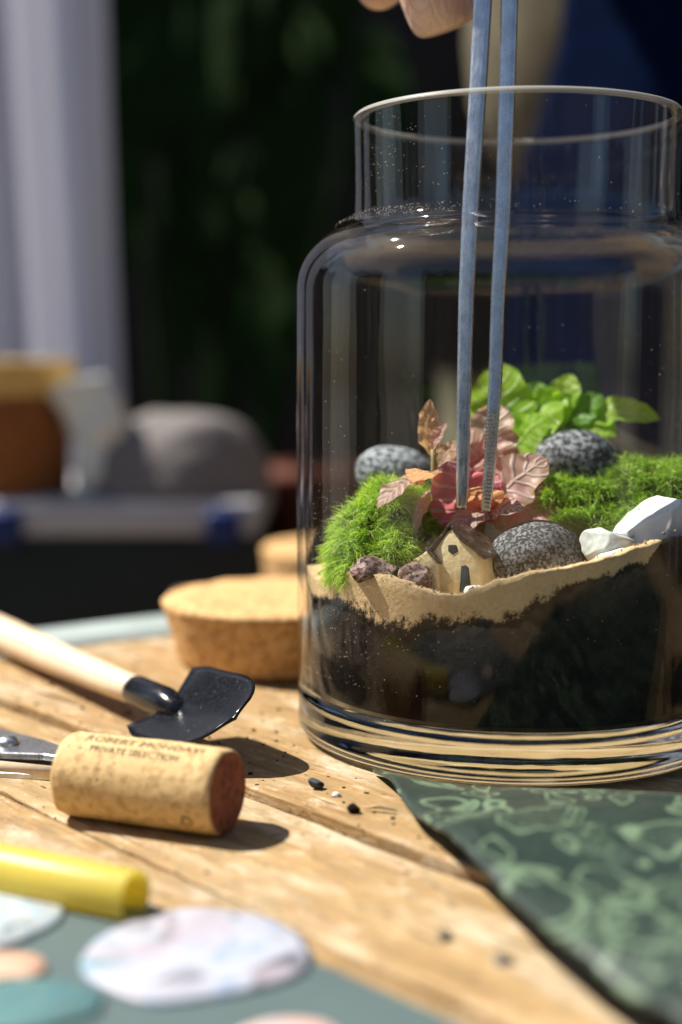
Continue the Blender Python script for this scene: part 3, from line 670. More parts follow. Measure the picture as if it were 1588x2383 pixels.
Rp = [(-0.0093, -0.0261, 0.0597), (-0.0092, -0.0261, 0.0604), (-0.0088, -0.0253, 0.0650), (-0.0069, -0.0211, 0.0895), (-0.0061, -0.0176, 0.1100), (-0.0047, -0.0139, 0.1318), (-0.0035, -0.0088, 0.1621), (-0.0028, -0.0052, 0.1832), (-0.0037, -0.0006, 0.2098), (-0.0053, 0.0050, 0.2431)]
RP = obj('prong', prong(Rp, [.0021, .0023, .0026, .0031, .0033, .0036, .0039, .0041, .0046, .0046], [.0010, .0013, .0017, .0023, .0025, .0025, .0026, .0026, .0026, .0026]), steel, TW)
inv = Vector(TW.location); bm = bmesh.new()
for i in range(26):
    t = i / 25; z = Rp[1][2] + .0004 + t * .0225; k = min(1, (z - Rp[1][2]) / (Rp[3][2] - Rp[1][2])); hw_ = (.0013 + .0010 * k) / 2 + .00004
    cN = Vector((-.387, -.922, 0)) * hw_
    p = Vector(Rp[1]).lerp(Vector(Rp[3]), k); p.z = z; p = p + cN - inv
    mt = Matrix.Translation(p) @ Matrix.Rotation(R(-22.8), 4, 'Z') @ Matrix.Rotation(R(4.4), 4, 'Y') @ Matrix.Diagonal((.0021 + .0008 * k, .00080, .00042, 1))
    bmesh.ops.create_cube(bm, size=1, matrix=mt)
o = obj('serration', bm, steel, RP, smooth=False); o['kind'] = 'stuff'
hp_ = (Vector(Lp[-1]) + Vector(Rp[-1])) / 2 - inv; obj('hinge', box(.0068, .0044, .016, tuple(hp_), .0008), steel, TW)

# ------------------------------------------------------------------ cork lid of the jar
def disc_cork(rt, rb, h, n=120, jit=.0004, seed=0):
    prof = [(0, 0), (rb * .5, 0), (rb - .0012, 0), (rb, .0010)]
    for k in range(1, 8): prof.append((rb + (rt - rb) * k / 8, h * k / 8))
    prof += [(rt, h - .0012), (rt - .0012, h), (rt * .75, h), (rt * .5, h), (rt * .25, h), (0, h)]
    b = lathe(prof, n)
    for v in b.verts:
        v.co += noise.noise_vector(v.co * 160 + Vector((seed, 0, 0))) * jit + noise.noise_vector(v.co * 700) * jit * .3
    return b
LID = obj('cork_plug', disc_cork(.0400, .0345, .0205), cork_lid, loc=(-.0610, .0860, .0006)); LID.rotation_euler = (0, R(-.4), 0)
tag(LID, 'large round cork lid lying on the table behind the jar', 'lid')

# ------------------------------------------------------------------ wine cork with printed lettering
WC = thing('wine_cork', 'wine cork lying on its side with faded dark lettering', 'cork', (-.0853, -.0690, -.0025))
CA, CB = Vector((-.1026, -.0620, .0092)), Vector((-.0675, -.0765, .0092))
cx = (CB - CA).normalized(); CL = (CB - CA).length; CR = .0091
prof = [(0, 0), (CR * .5, 0), (CR - .0011, 0), (CR - .0003, .0004), (CR, .0014)] + [(CR, CL * k / 10) for k in range(1, 10)] + [(CR, CL - .0012), (CR - .0003, CL - .0003), (CR - .0008, CL)]
b = lathe(prof, 72)
for v in b.verts: v.co += noise.noise_vector(v.co * 260) * .00022
body = obj('cork_body', b, cork_wine, WC)
zl = cx; xl = Vector((0, 0, 1)).cross(zl).normalized(); yl = zl.cross(xl)
CM = Matrix.Translation(CA - Vector(WC.location) + Vector((0, 0, -.0026))) @ Matrix((xl, yl, zl)).transposed().to_4x4()
body.matrix_local = CM
b = bmesh.new(); bmesh.ops.create_circle(b, cap_ends=True, radius=CR - .0006, segments=48)
bmesh.ops.subdivide_edges(b, edges=b.edges[:], cuts=1)
e = obj('stained_end', b, cork_end, WC); e.matrix_local = CM @ Matrix.Translation((0, 0, CL + .00005)); e['label'] = 'wine-stained dark red end of the cork'
# angle: local y is up; camera side (toward -Y world) is local +x or -x
side = 1 if xl.y < 0 else -1
PH = 62 if side > 0 else 118
def cork_text2(txt, size, s0, phi, mat, name, spacing=1.0, shear=0):
    cu = bpy.data.curves.new('t', 'FONT'); cu.body = txt; cu.size = size; cu.shear = shear; cu.space_character = spacing; cu.resolution_u = 3
    to = bpy.data.objects.new('t', cu); C.objects.link(to); bpy.context.view_layer.update()
    me = bpy.data.meshes.new_from_object(to.evaluated_get(bpy.context.evaluated_depsgraph_get())); bpy.data.objects.remove(to)
    rr = CR + .00018
    for v in me.vertices:
        a = R(phi) + side * v.co.y / rr; v.co = Vector((rr * math.cos(a), rr * math.sin(a), s0 + v.co.x))
    o = obj(name, me, mat, WC, smooth=False); o.matrix_local = CM; return o
cork_text2('ROBERT MONDAVI', .0031, .0055, PH + side * 8, ink, 'lettering', 1.08)
cork_text2('PRIVATE SELECTION', .0023, .0080, PH - side * 10, ink, 'lettering', 1.02)
b = bmesh.new(); ring = []
me = bpy.data.meshes.new('ring'); vs = []; fs = []
for i in range(24):
    a = 2 * math.pi * i / 24
    for r_ in (.0009, .0014): vs.append((r_ * math.cos(a), r_ * math.sin(a)))
rr = CR + .00018; base_phi = -28 if side > 0 else 208
v3 = [(rr * math.cos(R(base_phi) + y / rr), rr * math.sin(R(base_phi) + y / rr), CL - .0052 + x) for x, y in vs]
fs = [(2 * i, 2 * i + 1, (2 * i + 3) % 48, (2 * i + 2) % 48) for i in range(24)]
o = obj('ring_mark', pyd(v3, fs), ink2, WC); o.matrix_local = CM

# ------------------------------------------------------------------ trowel
TR = thing('small_trowel', 'small garden trowel with pale wooden handle and black blade', 'trowel', (-.0866, -.0125, 0))
AXv = Vector((.54, -.842, 0)); PRv = Vector((.842, .54, 0)); N0 = Vector((-.0866, -.0125, .0095))
inv = Vector(TR.location)
hp = [N0 - AXv * s + Vector((0, 0, z)) for s, z in ((.0190, -.0005), (.0200, -.0005), (.035, -.001), (.06, -.0015), (.09, -.002), (.12, -.0022), (.14, -.0022), (.146, -.0022), (.149, -.0022))]
obj('handle', tube([p - inv for p in hp], [.0030, .0038, .0040, .0044, .0050, .0054, .0052, .0042, .002], 24), handle_m, TR)
fp = [N0 - AXv * s + Vector((0, 0, z)) for s, z in ((.0215, -.0005), (.0200, -.0005), (.010, -.0003), (.0030, 0), (-.002, -.0006), (-.006, -.0020))]
obj('ferrule', tube([p - inv for p in fp], [.0039, .0041, .0041, .0039, .0030, .0016], 24), black_enamel, TR)
# blade: heart-less spade shape, sides curled up
PB_ = PRv * .826 + Vector((0, 0, .563))
vs = []; fs = []; nu, nv_ = 22, 16
for i in range(nu + 1):
    t = i / nu; s = -.0015 + .0355 * t
    if t < .12: hw = .0112 + .0018 * (t / .12)
    else:
        q = (t - .12) / .88; hw = .0130 * (1 - .04 * q) * (math.sqrt(max(0, 1 - max(0, (q - .42) / .58) ** 2.6)))
    hw = max(hw, .0010)
    for j in range(nv_ + 1):
        v = j / nv_ * 2 - 1
        sh = 0.0045 * abs(v) * (1 - t) ** 3           # shoulders sweep back
        p = N0 + AXv * (s - sh) + PB_ * (hw * v * (1.02 if v < 0 else 1.02))
        p.z += .0050 * t ** 1.3 - .0016 + abs(v) ** 1.2 * .0022 * (1 - .6 * t) + .0009 * math.exp(-(v / .10) ** 2) * max(0, 1 - t * 1.7)
        vs.append(p - inv)
Wn = nv_ + 1
for i in range(nu):
    for j in range(nv_): fs.append((i * Wn + j, i * Wn + j + 1, (i + 1) * Wn + j + 1, (i + 1) * Wn + j))
bl = obj('blade', pyd(vs, fs), black_enamel, TR)
so = bl.modifiers.new('thickness', 'SOLIDIFY'); so.thickness = .0007; so.offset = -1

# ------------------------------------------------------------------ scissors and stick
SC = thing('scissors', 'steel scissors with round rivet half hidden behind the wine cork', 'scissors', (-.1266, -.0190, -.0028))
inv = Vector(SC.location); bev_steel = brushed('scissor_steel', (0.66, 0.69, 0.72), 0.3)
def bladepoly(pts, z, t, name, mat):
    n = len(pts); o_ = Vector((-.1270, -.0234, -.0014)); v = [Vector((x, y, z)) - o_ for x, y in pts] + [Vector((x, y, z + t)) - o_ for x, y in pts]
    f = [tuple(range(n - 1, -1, -1)), tuple(range(n, 2 * n))] + [(i, (i + 1) % n, n + (i + 1) % n, n + i) for i in range(n)]
    b = bmesh.new(); me = pyd(v, f); b.from_mesh(me); bpy.data.meshes.remove(me); bmesh.ops.recalc_face_normals(b, faces=b.faces)
    bmesh.ops.bevel(b, geom=b.edges[:], offset=.00025, segments=1, affect='EDGES'); return obj(name, b, mat, SC, smooth=False)
bladepoly([(-.137, -.0085), (-.130, -.0108), (-.118, -.0205), (-.100, -.0400), (-.098, -.0420), (-.116, -.0330), (-.128, -.0315), (-.140, -.0270)], .0010, .0018, 'blade', bev_steel)
bladepoly([(-.136, -.0300), (-.126, -.0330), (-.112, -.0370), (-.097, -.0450), (-.113, -.0430), (-.130, -.0400), (-.140, -.0370)], -.0012, .0018, 'blade', bev_steel)
b = lathe([(0, .0016), (.0016, .0014), (.0027, .0006), (.0029, 0), (.0029, -.0015)], 32)
rv = obj('rivet', b, bev_steel, SC); rv.location = (.0002, -.0004, .0046)
hm_ = plain('black_plastic', (0.02, 0.02, 0.022), .4)
for k, (dx, dy) in enumerate(((-.185, .010), (-.190, -.035))):
    pts = [Vector((dx + .020 * math.cos(2 * math.pi * i / 24), dy + .014 * math.sin(2 * math.pi * i / 24), .0030)) - inv for i in range(25)]
    obj('finger_ring', tube(pts, .0028, 10, False), hm_, SC)
    obj('shank', tube([Vector((dx + .019, dy, .003)) - inv, Vector((-.150, dy * .5 - .008, .0028)) - inv, Vector((-.136, -.021 if k == 0 else -.034, .0024)) - inv], .0026, 10), hm_, SC)
ST = obj('wooden_stick', tube([(0, 0, 0), (-.03, .008, .0), (-.09, .024, 0.0)], [.0016, .0021, .0021], 14), handle_m, loc=(-.1075, -.0385, -.0008))
tag(ST, 'thin pale wooden stick ending behind the wine cork', 'stick')

# ------------------------------------------------------------------ yellow tube
ym = M('yellow_plastic'); yn = ym.noise(ym.coord(), 90, 4)
ym.set(ym.ramp(yn, [(0.3, (0.90, 0.76, 0.16)), (0.7, (0.92, 0.82, 0.26))]), 0.35, 0, .6)
ym.b.inputs['Transmission Weight'].default_value = 0.0
ytl = ym.n('ShaderNodeBsdfTranslucent', Color=(0.97, 0.88, 0.25, 1)); ymx = ym.n('ShaderNodeMixShader', Fac=.6)
ym.l(ym.b.outputs[0], ymx.inputs[1]); ym.l(ytl.outputs[0], ymx.inputs[2]); ym.l(ymx.outputs[0], ym.out.inputs[0])
y0, y1 = Vector((-.0800, -.1230, .0022)), Vector((-.1690, -.0790, .0022))
prof = [(.0046, 0), (.0047, .0003), (.0047, .02), (.0047, .06), (.0047, .095), (.0042, .095), (.0042, .06), (.0042, .02), (.0042, .0003), (.0043, 0)]
YT = obj('yellow_tube', lathe(prof, 48, True), ym.m, loc=y0)
YT.rotation_euler = (y1 - y0).to_track_quat('Z', 'Y').to_euler()
tag(YT, 'hollow yellow plastic tube lying in the left foreground', 'tube')

# ------------------------------------------------------------------ leaflet and round stickers in the foreground
cm_ = plain('slate_card', (0.085, 0.125, 0.125), .55, .1, 30, 0)
lf = [(-.0795, -.1165), (-.0463, -.1441), (-.0294, -.1611), (-.005, -.190), (-.080, -.260), (-.180, -.160), (-.135, -.092)]
n = len(lf); v = [(x, y, 0) for x, y in lf] + [(x, y, .0012) for x, y in lf]
f = [tuple(range(n)), tuple(range(2 * n - 1, n - 1, -1))] + [(i, n + i, n + (i + 1) % n, (i + 1) % n) for i in range(n)]
b = bmesh.new(); me = pyd(v, f); b.from_mesh(me); bmesh.ops.recalc_face_normals(b, faces=b.faces)
CARD = obj('leaflet', b, cm_, loc=(0, 0, -.0024), smooth=False); tag(CARD, 'dark grey-green card sheet in the blurred foreground', 'card')
def sticker_mat(name, base, spots, sc):
    m = M(name); f1 = m.noise(m.coord(scale=(1, .7, 1)), sc, 3, .5, .6); f2 = m.noise(m.coord(loc=(3, 1, 0)), sc * .7, 2, .5)
    mid = tuple((a_ + b_) / 2 for a_, b_ in zip(base, spots[0])); blu = (base[0] * .72, base[1] * .84, base[2])
    col = m.ramp(f1, [(0.30, spots[1]), (0.38, blu), (0.46, base), (0.56, base), (0.62, mid), (0.70, spots[0])])
    col = m.mix(m.ramp(f2, [(0.52, G(0)), (0.62, G(.7))]), col, tuple(a_ * k_ for a_, k_ in zip(base, (.95, .78, .76))))
    m.set(col, .4, 0, .4); return m.m
sm1 = sticker_mat('sticker_print', (0.44, 0.46, 0.53), ((0.09, 0.08, 0.10), (0.06, 0.24, 0.20)), 110)
sm2 = sticker_mat('sticker_print_b', (0.42, 0.50, 0.52), ((0.14, 0.19, 0.22), (0.40, 0.24, 0.20)), 200)
sm3 = sticker_mat('sticker_teal', (0.10, 0.21, 0.21), ((0.07, 0.15, 0.15), (0.16, 0.32, 0.30)), 90)
sm4 = sticker_mat('sticker_peach', (0.62, 0.42, 0.30), ((0.72, 0.55, 0.45), (0.5, 0.3, 0.2)), 60)
def sticker(loc, rx, ry, rot, mat, label, seed):
    prof = [(0, .0009), (.5, .0009), (.93, .0009), (1, .0004), (1, 0), (0, 0)]
    b = lathe(prof, 64)
    for v in b.verts:
        k = 1 + .16 * noise.noise(Vector((v.co.x, v.co.y, seed * 3.3)) * 1.6); v.co.x *= rx * k; v.co.y *= ry * k
    o = obj('round_sticker', b, mat, loc=loc); o.rotation_euler = (0, 0, R(rot)); return tag(o, label, 'sticker', 'round stickers on the card')
sticker((-.0675, -.1400, -.0011), .0190, .0180, -20, sm1, 'large white round sticker with grey and teal print', 1)
sticker((-.1070, -.1265, -.0011), .0135, .0150, -20, sm2, 'white round sticker cut by the left picture edge', 2)
sticker((-.0925, -.1590, -.0011), .0125, .0095, 0, sm3, 'teal round sticker at the lower left corner', 3)
sticker((-.0985, -.1462, -.0011), .0075, .0060, 0, sm4, 'small peach round sticker at the left edge', 4)
sticker((-.0512, -.1705, -.0011), .0080, .0060, 0, sticker_mat('sticker_pink', (0.70, 0.52, 0.46), ((0.8, 0.66, 0.6), (0.6, 0.42, 0.36)), 60), 'pinkish round sticker at the bottom edge', 5)

# ------------------------------------------------------------------ green printed pouch
pm_ = M('green_print'); pc_ = pm_.coord()
wv_ = pm_.n('ShaderNodeTexNoise', Scale=30, Detail=2); pm_.l(pc_, wv_.inputs['Vector'])
dc = pm_.n('ShaderNodeVectorMath', operation='MULTIPLY_ADD'); pm_.l(wv_.outputs['Color'], dc.inputs[0]); dc.inputs[1].default_value = (.03, .03, .03); pm_.l(pc_, dc.inputs[2])
def vor(scale, loc, rot=0.0, sq=(1, 1, 1)):
    mp_ = pm_.n('ShaderNodeMapping', Scale=sq, Location=loc, Rotation=(0, 0, rot)); pm_.l(dc.outputs[0], mp_.inputs[0])
    v_ = pm_.n('ShaderNodeTexVoronoi', Scale=scale, Randomness=1.0); pm_.l(mp_.outputs[0], v_.inputs['Vector']); return v_
fine = pm_.noise(pc_, 420, 5, .7, 1.4)
mk = None
for sc_, loc_, rot_, sq_, rad_ in ((60, (0, 0, 0), .5, (1, .45, 1), .36), (85, (.3, .1, 0), -.4, (.6, 1, 1), .33), (110, (.1, .5, 0), .9, (1, .4, 1), .30), (75, (.7, .2, 0), 1.5, (1, .35, 1), .42)):
    v_ = vor(sc_, loc_, rot_, sq_); d_ = v_.outputs['Distance']; sepc = pm_.n('ShaderNodeSeparateColor'); pm_.l(v_.outputs['Color'], sepc.inputs[0])
    line = pm_.ramp(pm_.math('ABSOLUTE', pm_.math('SUBTRACT', d_, rad_)), [(0.0, G(1)), (0.018, G(.8)), (0.04, G(0))])
    fill = pm_.math('MULTIPLY', pm_.ramp(d_, [(rad_ - .08, G(1)), (rad_ - .02, G(0))]), pm_.ramp(fine, [(0.47, G(0.0)), (0.60, G(.45))]))
    on = pm_.ramp(sepc.outputs[0], [(0.25, G(0)), (0.3, G(1))]); on2 = pm_.ramp(sepc.outputs[1], [(0.35, G(0)), (0.4, G(1))])
    k_ = pm_.math('MAXIMUM', pm_.math('MULTIPLY', line, on), pm_.math('MULTIPLY', fill, on2))
    mk = k_ if mk is None else pm_.math('MAXIMUM', mk, k_)
pm_.set(pm_.mix(mk, (0.020, 0.036, 0.029), (0.14, 0.21, 0.13)), .42, 0, .5); pm_.bump(pm_.noise(pc_, 70, 5, .6, .8), .5, .003); pouch_m = pm_.m
edge = [(-.0366, -.0422), (-.0336, -.0571), (-.0300, -.0783), (-.0235, -.1085), (-.0151, -.1382), (-.0090, -.1578), (-.0016, -.1751), (.012, -.205)]
back = [(-.0362, -.0424), (-.0210, -.0530), (.0000, -.0575), (.0250, -.0600), (.0560, -.0640), (.1000, -.0700), (.1700, -.0800), (.260, -.09)]
# patch between the left edge (t) and the far edge (s)
nu, nv_ = 60, 70; vs = []; fs = []
def sample(L, t):
    k = t * (len(L) - 1); i = min(int(k), len(L) - 2); q = k - i
    p = [Vector((*L[max(0, min(len(L) - 1, i + d))], 0)) for d in (-1, 0, 1, 2)]
    return 0.5 * ((2 * p[1]) + (-p[0] + p[2]) * q + (2 * p[0] - 5 * p[1] + 4 * p[2] - p[3]) * q * q + (-p[0] + 3 * p[1] - 3 * p[2] + p[3]) * q ** 3)
o0 = Vector((-.0364, -.0423, 0))
for i in range(nu + 1):
    t = i / nu; e = sample(edge, t)
    for j in range(nv_ + 1):
        s = j / nv_; q = sample(back, s); p = e + q - o0
        z = .0010 + .0060 * min(1, t * 2.4) + .006 * min(1, s * 3) * min(1, t * 2.0) * (1 - .5 * s)
        z += (noise.noise(Vector((p.x * 28, p.y * 28, 2))) * .0034 + noise.noise(Vector((p.x * 75, p.y * 75, 5))) * .0012) * min(1, t * 4)
        if j == 0: z -= .0004
        vs.append((p.x, p.y, max(z, .0009)))
Wn = nv_ + 1
for i in range(nu):
    for j in range(nv_): fs.append((i * Wn + j, i * Wn + j + 1, (i + 1) * Wn + j + 1, (i + 1) * Wn + j))
PO = obj('green_pouch', pyd(vs, fs), pouch_m)
so = PO.modifiers.new('thickness', 'SOLIDIFY'); so.thickness = .0006; so.offset = -1
tag(PO, 'dark green crumpled sheet with pale green leaf print before the jar', 'pouch')

# ------------------------------------------------------------------ chips and crumbs on the table
stone('slate_chip', (-.0496, -.0531, .0014), (.0020, .0014, .0014), (10, 20, 15), slate, 'small dark slate chip lying beside the jar', 'chip', seed=31, facet=.4, sub=3)
stone('bark_crumb', (-.0413, -.0696, .0009), (.0014, .0012, .0011), (0, 0, 0), soil, 'round brown bark crumb near the plank joint', 'crumb', seed=32, amp=.3, sub=3)
stone('white_crumb', (-.0448, -.0585, .0005), (.0011, .0007, .0007), (0, 0, 0), quartz, 'tiny white crumb by the slate chip', 'crumb', seed=33, facet=.3, sub=3)
o = obj('wood_splinter', tube([(-.0035, .0008, .0), (0, 0, .0007), (.0038, -.0012, .0)], [.0002, .0005, .0001], 6), WOODS[1], loc=(-.0356, -.0690, .0006)); tag(o, 'thin wooden splinter near the green pouch', 'splinter')
stone('slate_chip', (-.0262, -.1304, -.0018), (.0014, .0011, .0010), (0, 0, 30), slate, 'blurred dark chip on the front plank', 'chip', seed=34, facet=.3, sub=3)
stone('pale_crumb', (-.0173, -.1400, -.0020), (.0018, .0012, .0009), (0, 0, 0), granite, 'blurred pale grey crumb on the front plank', 'crumb', seed=35, facet=.3, sub=3)
bm = bmesh.new(); rnd = random.Random(21)
for i in range(800):
    x, y = rnd.uniform(-.15, .02), rnd.uniform(-.16, .10)
    if math.hypot(x, y) < .057 or math.hypot(x + .061, y - .086) < .037: continue
    v_ = Nv.dot(Vector((x, y, 0))); z0 = 0 if v_ > -.082 else -.003
    s = rnd.uniform(.00012, .00052) * (1.8 if rnd.random() < .1 else 1)
    bmesh.ops.create_icosphere(bm, subdivisions=1, radius=1, matrix=Matrix.Translation((x, y, z0 + s * .4)) @ Matrix.Rotation(rnd.uniform(0, 6), 4, 'Z') @ Matrix.Diagonal((s * rnd.uniform(1, 2), s, s * .7, 1)))
o = obj('soil_crumbs', bm, soil_mat('crumbs', (0.02, 0.013, 0.008), (0.10, 0.06, 0.035), (0.3, 0.2, 0.12)), smooth=False)
tag(o, 'scattered dark soil crumbs on the planks', 'crumbs', kind='stuff')

# ------------------------------------------------------------------ background: crate with pots
BN = thing('low_bench', 'low dark bench under the green crate', 'bench', (-.22, .60, -.75))
dw = plain('dark_wood', (0.05, 0.035, 0.025), .7, .3, 40)
obj('seat', box(.60, .34, .025, (0, 0, .5365), .003), dw, BN)
for sx in (-1, 1):
    for sy in (-1, 1): obj('leg', box(.04, .04, .524, (sx * .25, sy * .13, .262), .003), dw, BN)
CRT = thing('storage_crate', 'dark green plastic crate with pale rim and blue clips', 'crate', (-.22, .585, -.20))
cgreen = plain('crate_green', (0.010, 0.016, 0.013), .5, .2, 30)
obj('bin', box(.250, .200, .189, (0, 0, .0955), .006, 3), cgreen, CRT)
obj('rim', box(.254, .206, .0215, (0, 0, .2010), .004, 3), plain('crate_rim', (0.50, 0.49, 0.50), .5, .05, 30), CRT)
blue = plain('blue_clip', (0.008, 0.025, 0.14), .4, .1, 30)
for x in (-.024, .106): obj('clip', box(.021, .010, .021, (x, -.1045, .196), .004, 3), blue, CRT)
pot = obj('cork_pot', lathe([(0, 0), (.041, 0), (.043, .002), (.0445, .04), (.0455, .0605), (.0445, .061), (0, .061)], 64), cork('pot_cork', (0.30, 0.11, 0.032), (0.36, 0.135, 0.04), (0.18, 0.06, 0.016), .5), loc=(-.2580, .535, .0119))
tag(pot, 'brown cork-coloured pot standing on the crate', 'pot')
pl = obj('cork_stopper', disc_cork(.0480, .0465, .0215, 64), cork('stopper_cork', (0.78, 0.50, 0.16), (0.84, 0.57, 0.20), (0.6, 0.35, 0.10), .5), loc=(-.2580, .535, .0731))  # golden sunlit glow is put into the cork colour
tag(pl, 'cork stopper closing the brown pot, sun glow in its golden colour', 'stopper')
# crumpled white paper leaning on the pot
rings = []
for i in range(16):
    t = i / 15; c = Vector((-.2060 + .020 * t ** .8 + .006 * math.sin(t * 5), .512 - .006 * t, .0760 - .0600 * t)); a = .0125 * (1 - .5 * t) + .003
    rings.append([c + Vector((a * 1.2 * math.cos(2 * math.pi * k / 20), a * .7 * math.sin(2 * math.pi * k / 20), a * .5 * math.cos(2 * math.pi * k / 20 + 1))) for k in range(20)])
b = wonk(loft(rings), .0045, 60, 1, 5)
o = obj('crumpled_paper', b, plain('white_paper', (0.80, 0.82, 0.74), .7, .05, 100)); tag(o, 'crumpled white paper twist beside the brown pot', 'paper')
b = rock(.0580, .0420, .0500, .14, 1.2, 5, 44)
for v in b.verts: v.co.z = max(v.co.z, -.004)
o = obj('burlap_sack', b, plain('grey_burlap', (0.20, 0.18, 0.175), .9, .25, 300, .5, .001), loc=(-.1470, .527, .0160)); tag(o, 'rounded grey-brown sack sitting on the crate', 'sack')
WB = obj('wooden_block', box(.14, .10, .738, (0, 0, .369), .004), plain('block_brown', (0.12, 0.06, 0.035), .7, .25, 40), loc=(-.0400, .3020, -.75)); tag(WB, 'brown wooden block behind the jar under a cork disc', 'block')
WB.rotation_euler = (0, 0, R(35.5))
o = obj('cork_disc', disc_cork(.0410, .0390, .0205, 64, seed=3), cork_lid, loc=(-.0400, .3000, -.0116)); tag(o, 'blurred pale cork disc half hidden behind the jar', 'lid')
TP = obj('terracotta_pot', lathe([(0, 0), (.034, 0), (.039, .06), (.042, .06), (.042, .075), (.038, .075), (.034, .012), (0, .012)], 48), plain('terracotta', (0.16, 0.05, 0.03), .85, .2, 60), loc=(-.062, .68, -.0565)); tag(TP, 'dark terracotta pot behind the crate', 'pot')
PB = obj('pot_stand', box(.10, .10, .693, (0, 0, .3465), .004), dw, loc=(-.040, .70, -.75)); tag(PB, 'dark post carrying the terracotta pot', 'stand')

# pale curtain at the left
ct = M('curtain_cloth'); cn_ = ct.noise(ct.coord(scale=(1, 1, .1)), 40, 3)
ct.set(ct.ramp(cn_, [(0.3, (0.70, 0.74, 0.86)), (0.7, (0.80, 0.84, 0.92))]), .9, 0, .1)
ctl = ct.n('ShaderNodeBsdfTranslucent', Color=(0.78, 0.78, 0.92, 1)); cmx = ct.n('ShaderNodeMixShader', Fac=.22); ct.l(ct.b.outputs[0], cmx.inputs[1]); ct.l(ctl.outputs[0], cmx.inputs[2]); ct.l(cmx.outputs[0], ct.out.inputs[0])
vs = []; fs = []; nu, nv_ = 24, 120
for i in range(nu + 1):
    z = i / nu * 1.75
    for j in range(nv_ + 1):
        q = j / nv_; x = -.42 * (1 - q) - .022 * z + .004 * math.sin(z * 4 + q * 7)
        vs.append((x, .022 * math.sin(q * 31 + .25 * z) + .008 * math.sin(q * 71 + z), z))
Wn = nv_ + 1
for i in range(nu):
    for j in range(nv_): fs.append((i * Wn + j, i * Wn + j + 1, (i + 1) * Wn + j + 1, (i + 1) * Wn + j))
PS = obj('curtain', pyd(vs, fs), ct.m, loc=(-.2240, .95, -.74)); tag(PS, 'pale lavender curtain with soft folds at the far left', 'curtain')
CR_ = obj('curtain_rod', tube([(-.75, .95, 1.02), (-.20, .95, 1.02)], .010, 12), dw); tag(CR_, 'dark rod above the pale curtain', 'rod')

# broad-leaved plant in the shade
SH = thing('broad_leaf_plant', 'dark shaded broad-leaved plant behind the crate', 'plant', (-.20, 1.30, -.75))
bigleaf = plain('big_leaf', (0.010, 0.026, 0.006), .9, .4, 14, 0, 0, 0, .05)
rnd = random.Random(5)
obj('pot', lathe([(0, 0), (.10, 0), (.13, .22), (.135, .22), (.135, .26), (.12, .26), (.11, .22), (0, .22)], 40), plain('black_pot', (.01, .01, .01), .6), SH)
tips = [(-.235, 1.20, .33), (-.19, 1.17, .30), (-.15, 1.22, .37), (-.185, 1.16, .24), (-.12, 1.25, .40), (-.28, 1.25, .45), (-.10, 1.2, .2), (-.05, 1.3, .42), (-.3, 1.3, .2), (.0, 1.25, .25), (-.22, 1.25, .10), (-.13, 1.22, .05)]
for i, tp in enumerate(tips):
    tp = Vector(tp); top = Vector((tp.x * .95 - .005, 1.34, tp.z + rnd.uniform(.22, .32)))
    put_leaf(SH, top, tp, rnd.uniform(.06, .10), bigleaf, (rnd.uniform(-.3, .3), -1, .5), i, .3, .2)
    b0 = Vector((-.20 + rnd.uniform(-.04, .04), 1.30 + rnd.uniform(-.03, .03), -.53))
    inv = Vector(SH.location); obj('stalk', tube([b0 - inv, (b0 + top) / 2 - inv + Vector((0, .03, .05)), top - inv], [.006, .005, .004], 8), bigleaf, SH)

# ------------------------------------------------------------------ person behind the table
PR = thing('person', 'person in navy apron and khaki trousers with gloved hand holding tweezers', 'person', (.165, .51, -.75))
inv = Vector(PR.location)
skin = plain('skin', (0.55, 0.33, 0.24), .5, .08, 60)
navy = plain('navy_cloth', (0.0016, 0.006, 0.026), 1.0, .25, 60, .3, .002, 0, .03)
khaki = plain('khaki_cloth', (0.16, 0.14, 0.10), 1.0, .2, 60, .3, .002, 0, .05)
def skinmesh(name, verts, edges, mat, parent, levels=2):
    me = bpy.data.meshes.new(name); me.from_pydata([Vector(v[0]) - inv for v in verts], edges, []); me.update()
    o = bpy.data.objects.new(name, me); C.objects.link(o); o.parent = parent; me.materials.append(mat)
    md = o.modifiers.new('skin', 'SKIN'); md.use_smooth_shade = True
    for i, v in enumerate(verts):
        sv = me.skin_vertices[0].data[i]; r = v[1]; sv.radius = r if isinstance(r, tuple) else (r, r); sv.use_root = (i == 0)
    ss = o.modifiers.new('sub', 'SUBSURF'); ss.levels = levels; ss.render_levels = levels
    return o
SV = [((.165, .51, .16), (.11, .07)), ((.165, .51, .32), (.11, .07)), ((.165, .50, .50), (.12, .08)), ((.165, .49, .60), (.09, .06)), ((.165, .48, .66), .05), ((.165, .45, .74), (.072, .085)), ((.165, .44, .83), (.065, .08)),
      ((-.015, .47, .56), .045), ((-.11, .26, .42), .037), ((-.060, .05, .2900), .026),
      ((.345, .47, .56), .045), ((.43, .36, .34), .037), ((.37, .16, .10), .030),
      ((.085, .51, -.02), .060), ((.08, .50, -.34), .050), ((.08, .53, -.68), .042), ((.08, .45, -.72), .035),
      ((.255, .51, -.02), .060), ((.26, .50, -.34), .050), ((.26, .53, -.68), .042), ((.26, .45, -.72), .035)]
SE = [(0, 1), (1, 2), (2, 3), (3, 4), (4, 5), (5, 6), (3, 7), (7, 8), (8, 9), (3, 10), (10, 11), (11, 12), (0, 13), (13, 14), (14, 15), (15, 16), (0, 17), (17, 18), (18, 19), (19, 20)]
skinmesh('body', SV, SE, skin, PR)
def grow(r, k): return tuple(x + k for x in r) if isinstance(r, tuple) else r + k
idx = [0, 1, 2, 3, 7, 8, 10, 11]; mp = {o_: n_ for n_, o_ in enumerate(idx)}
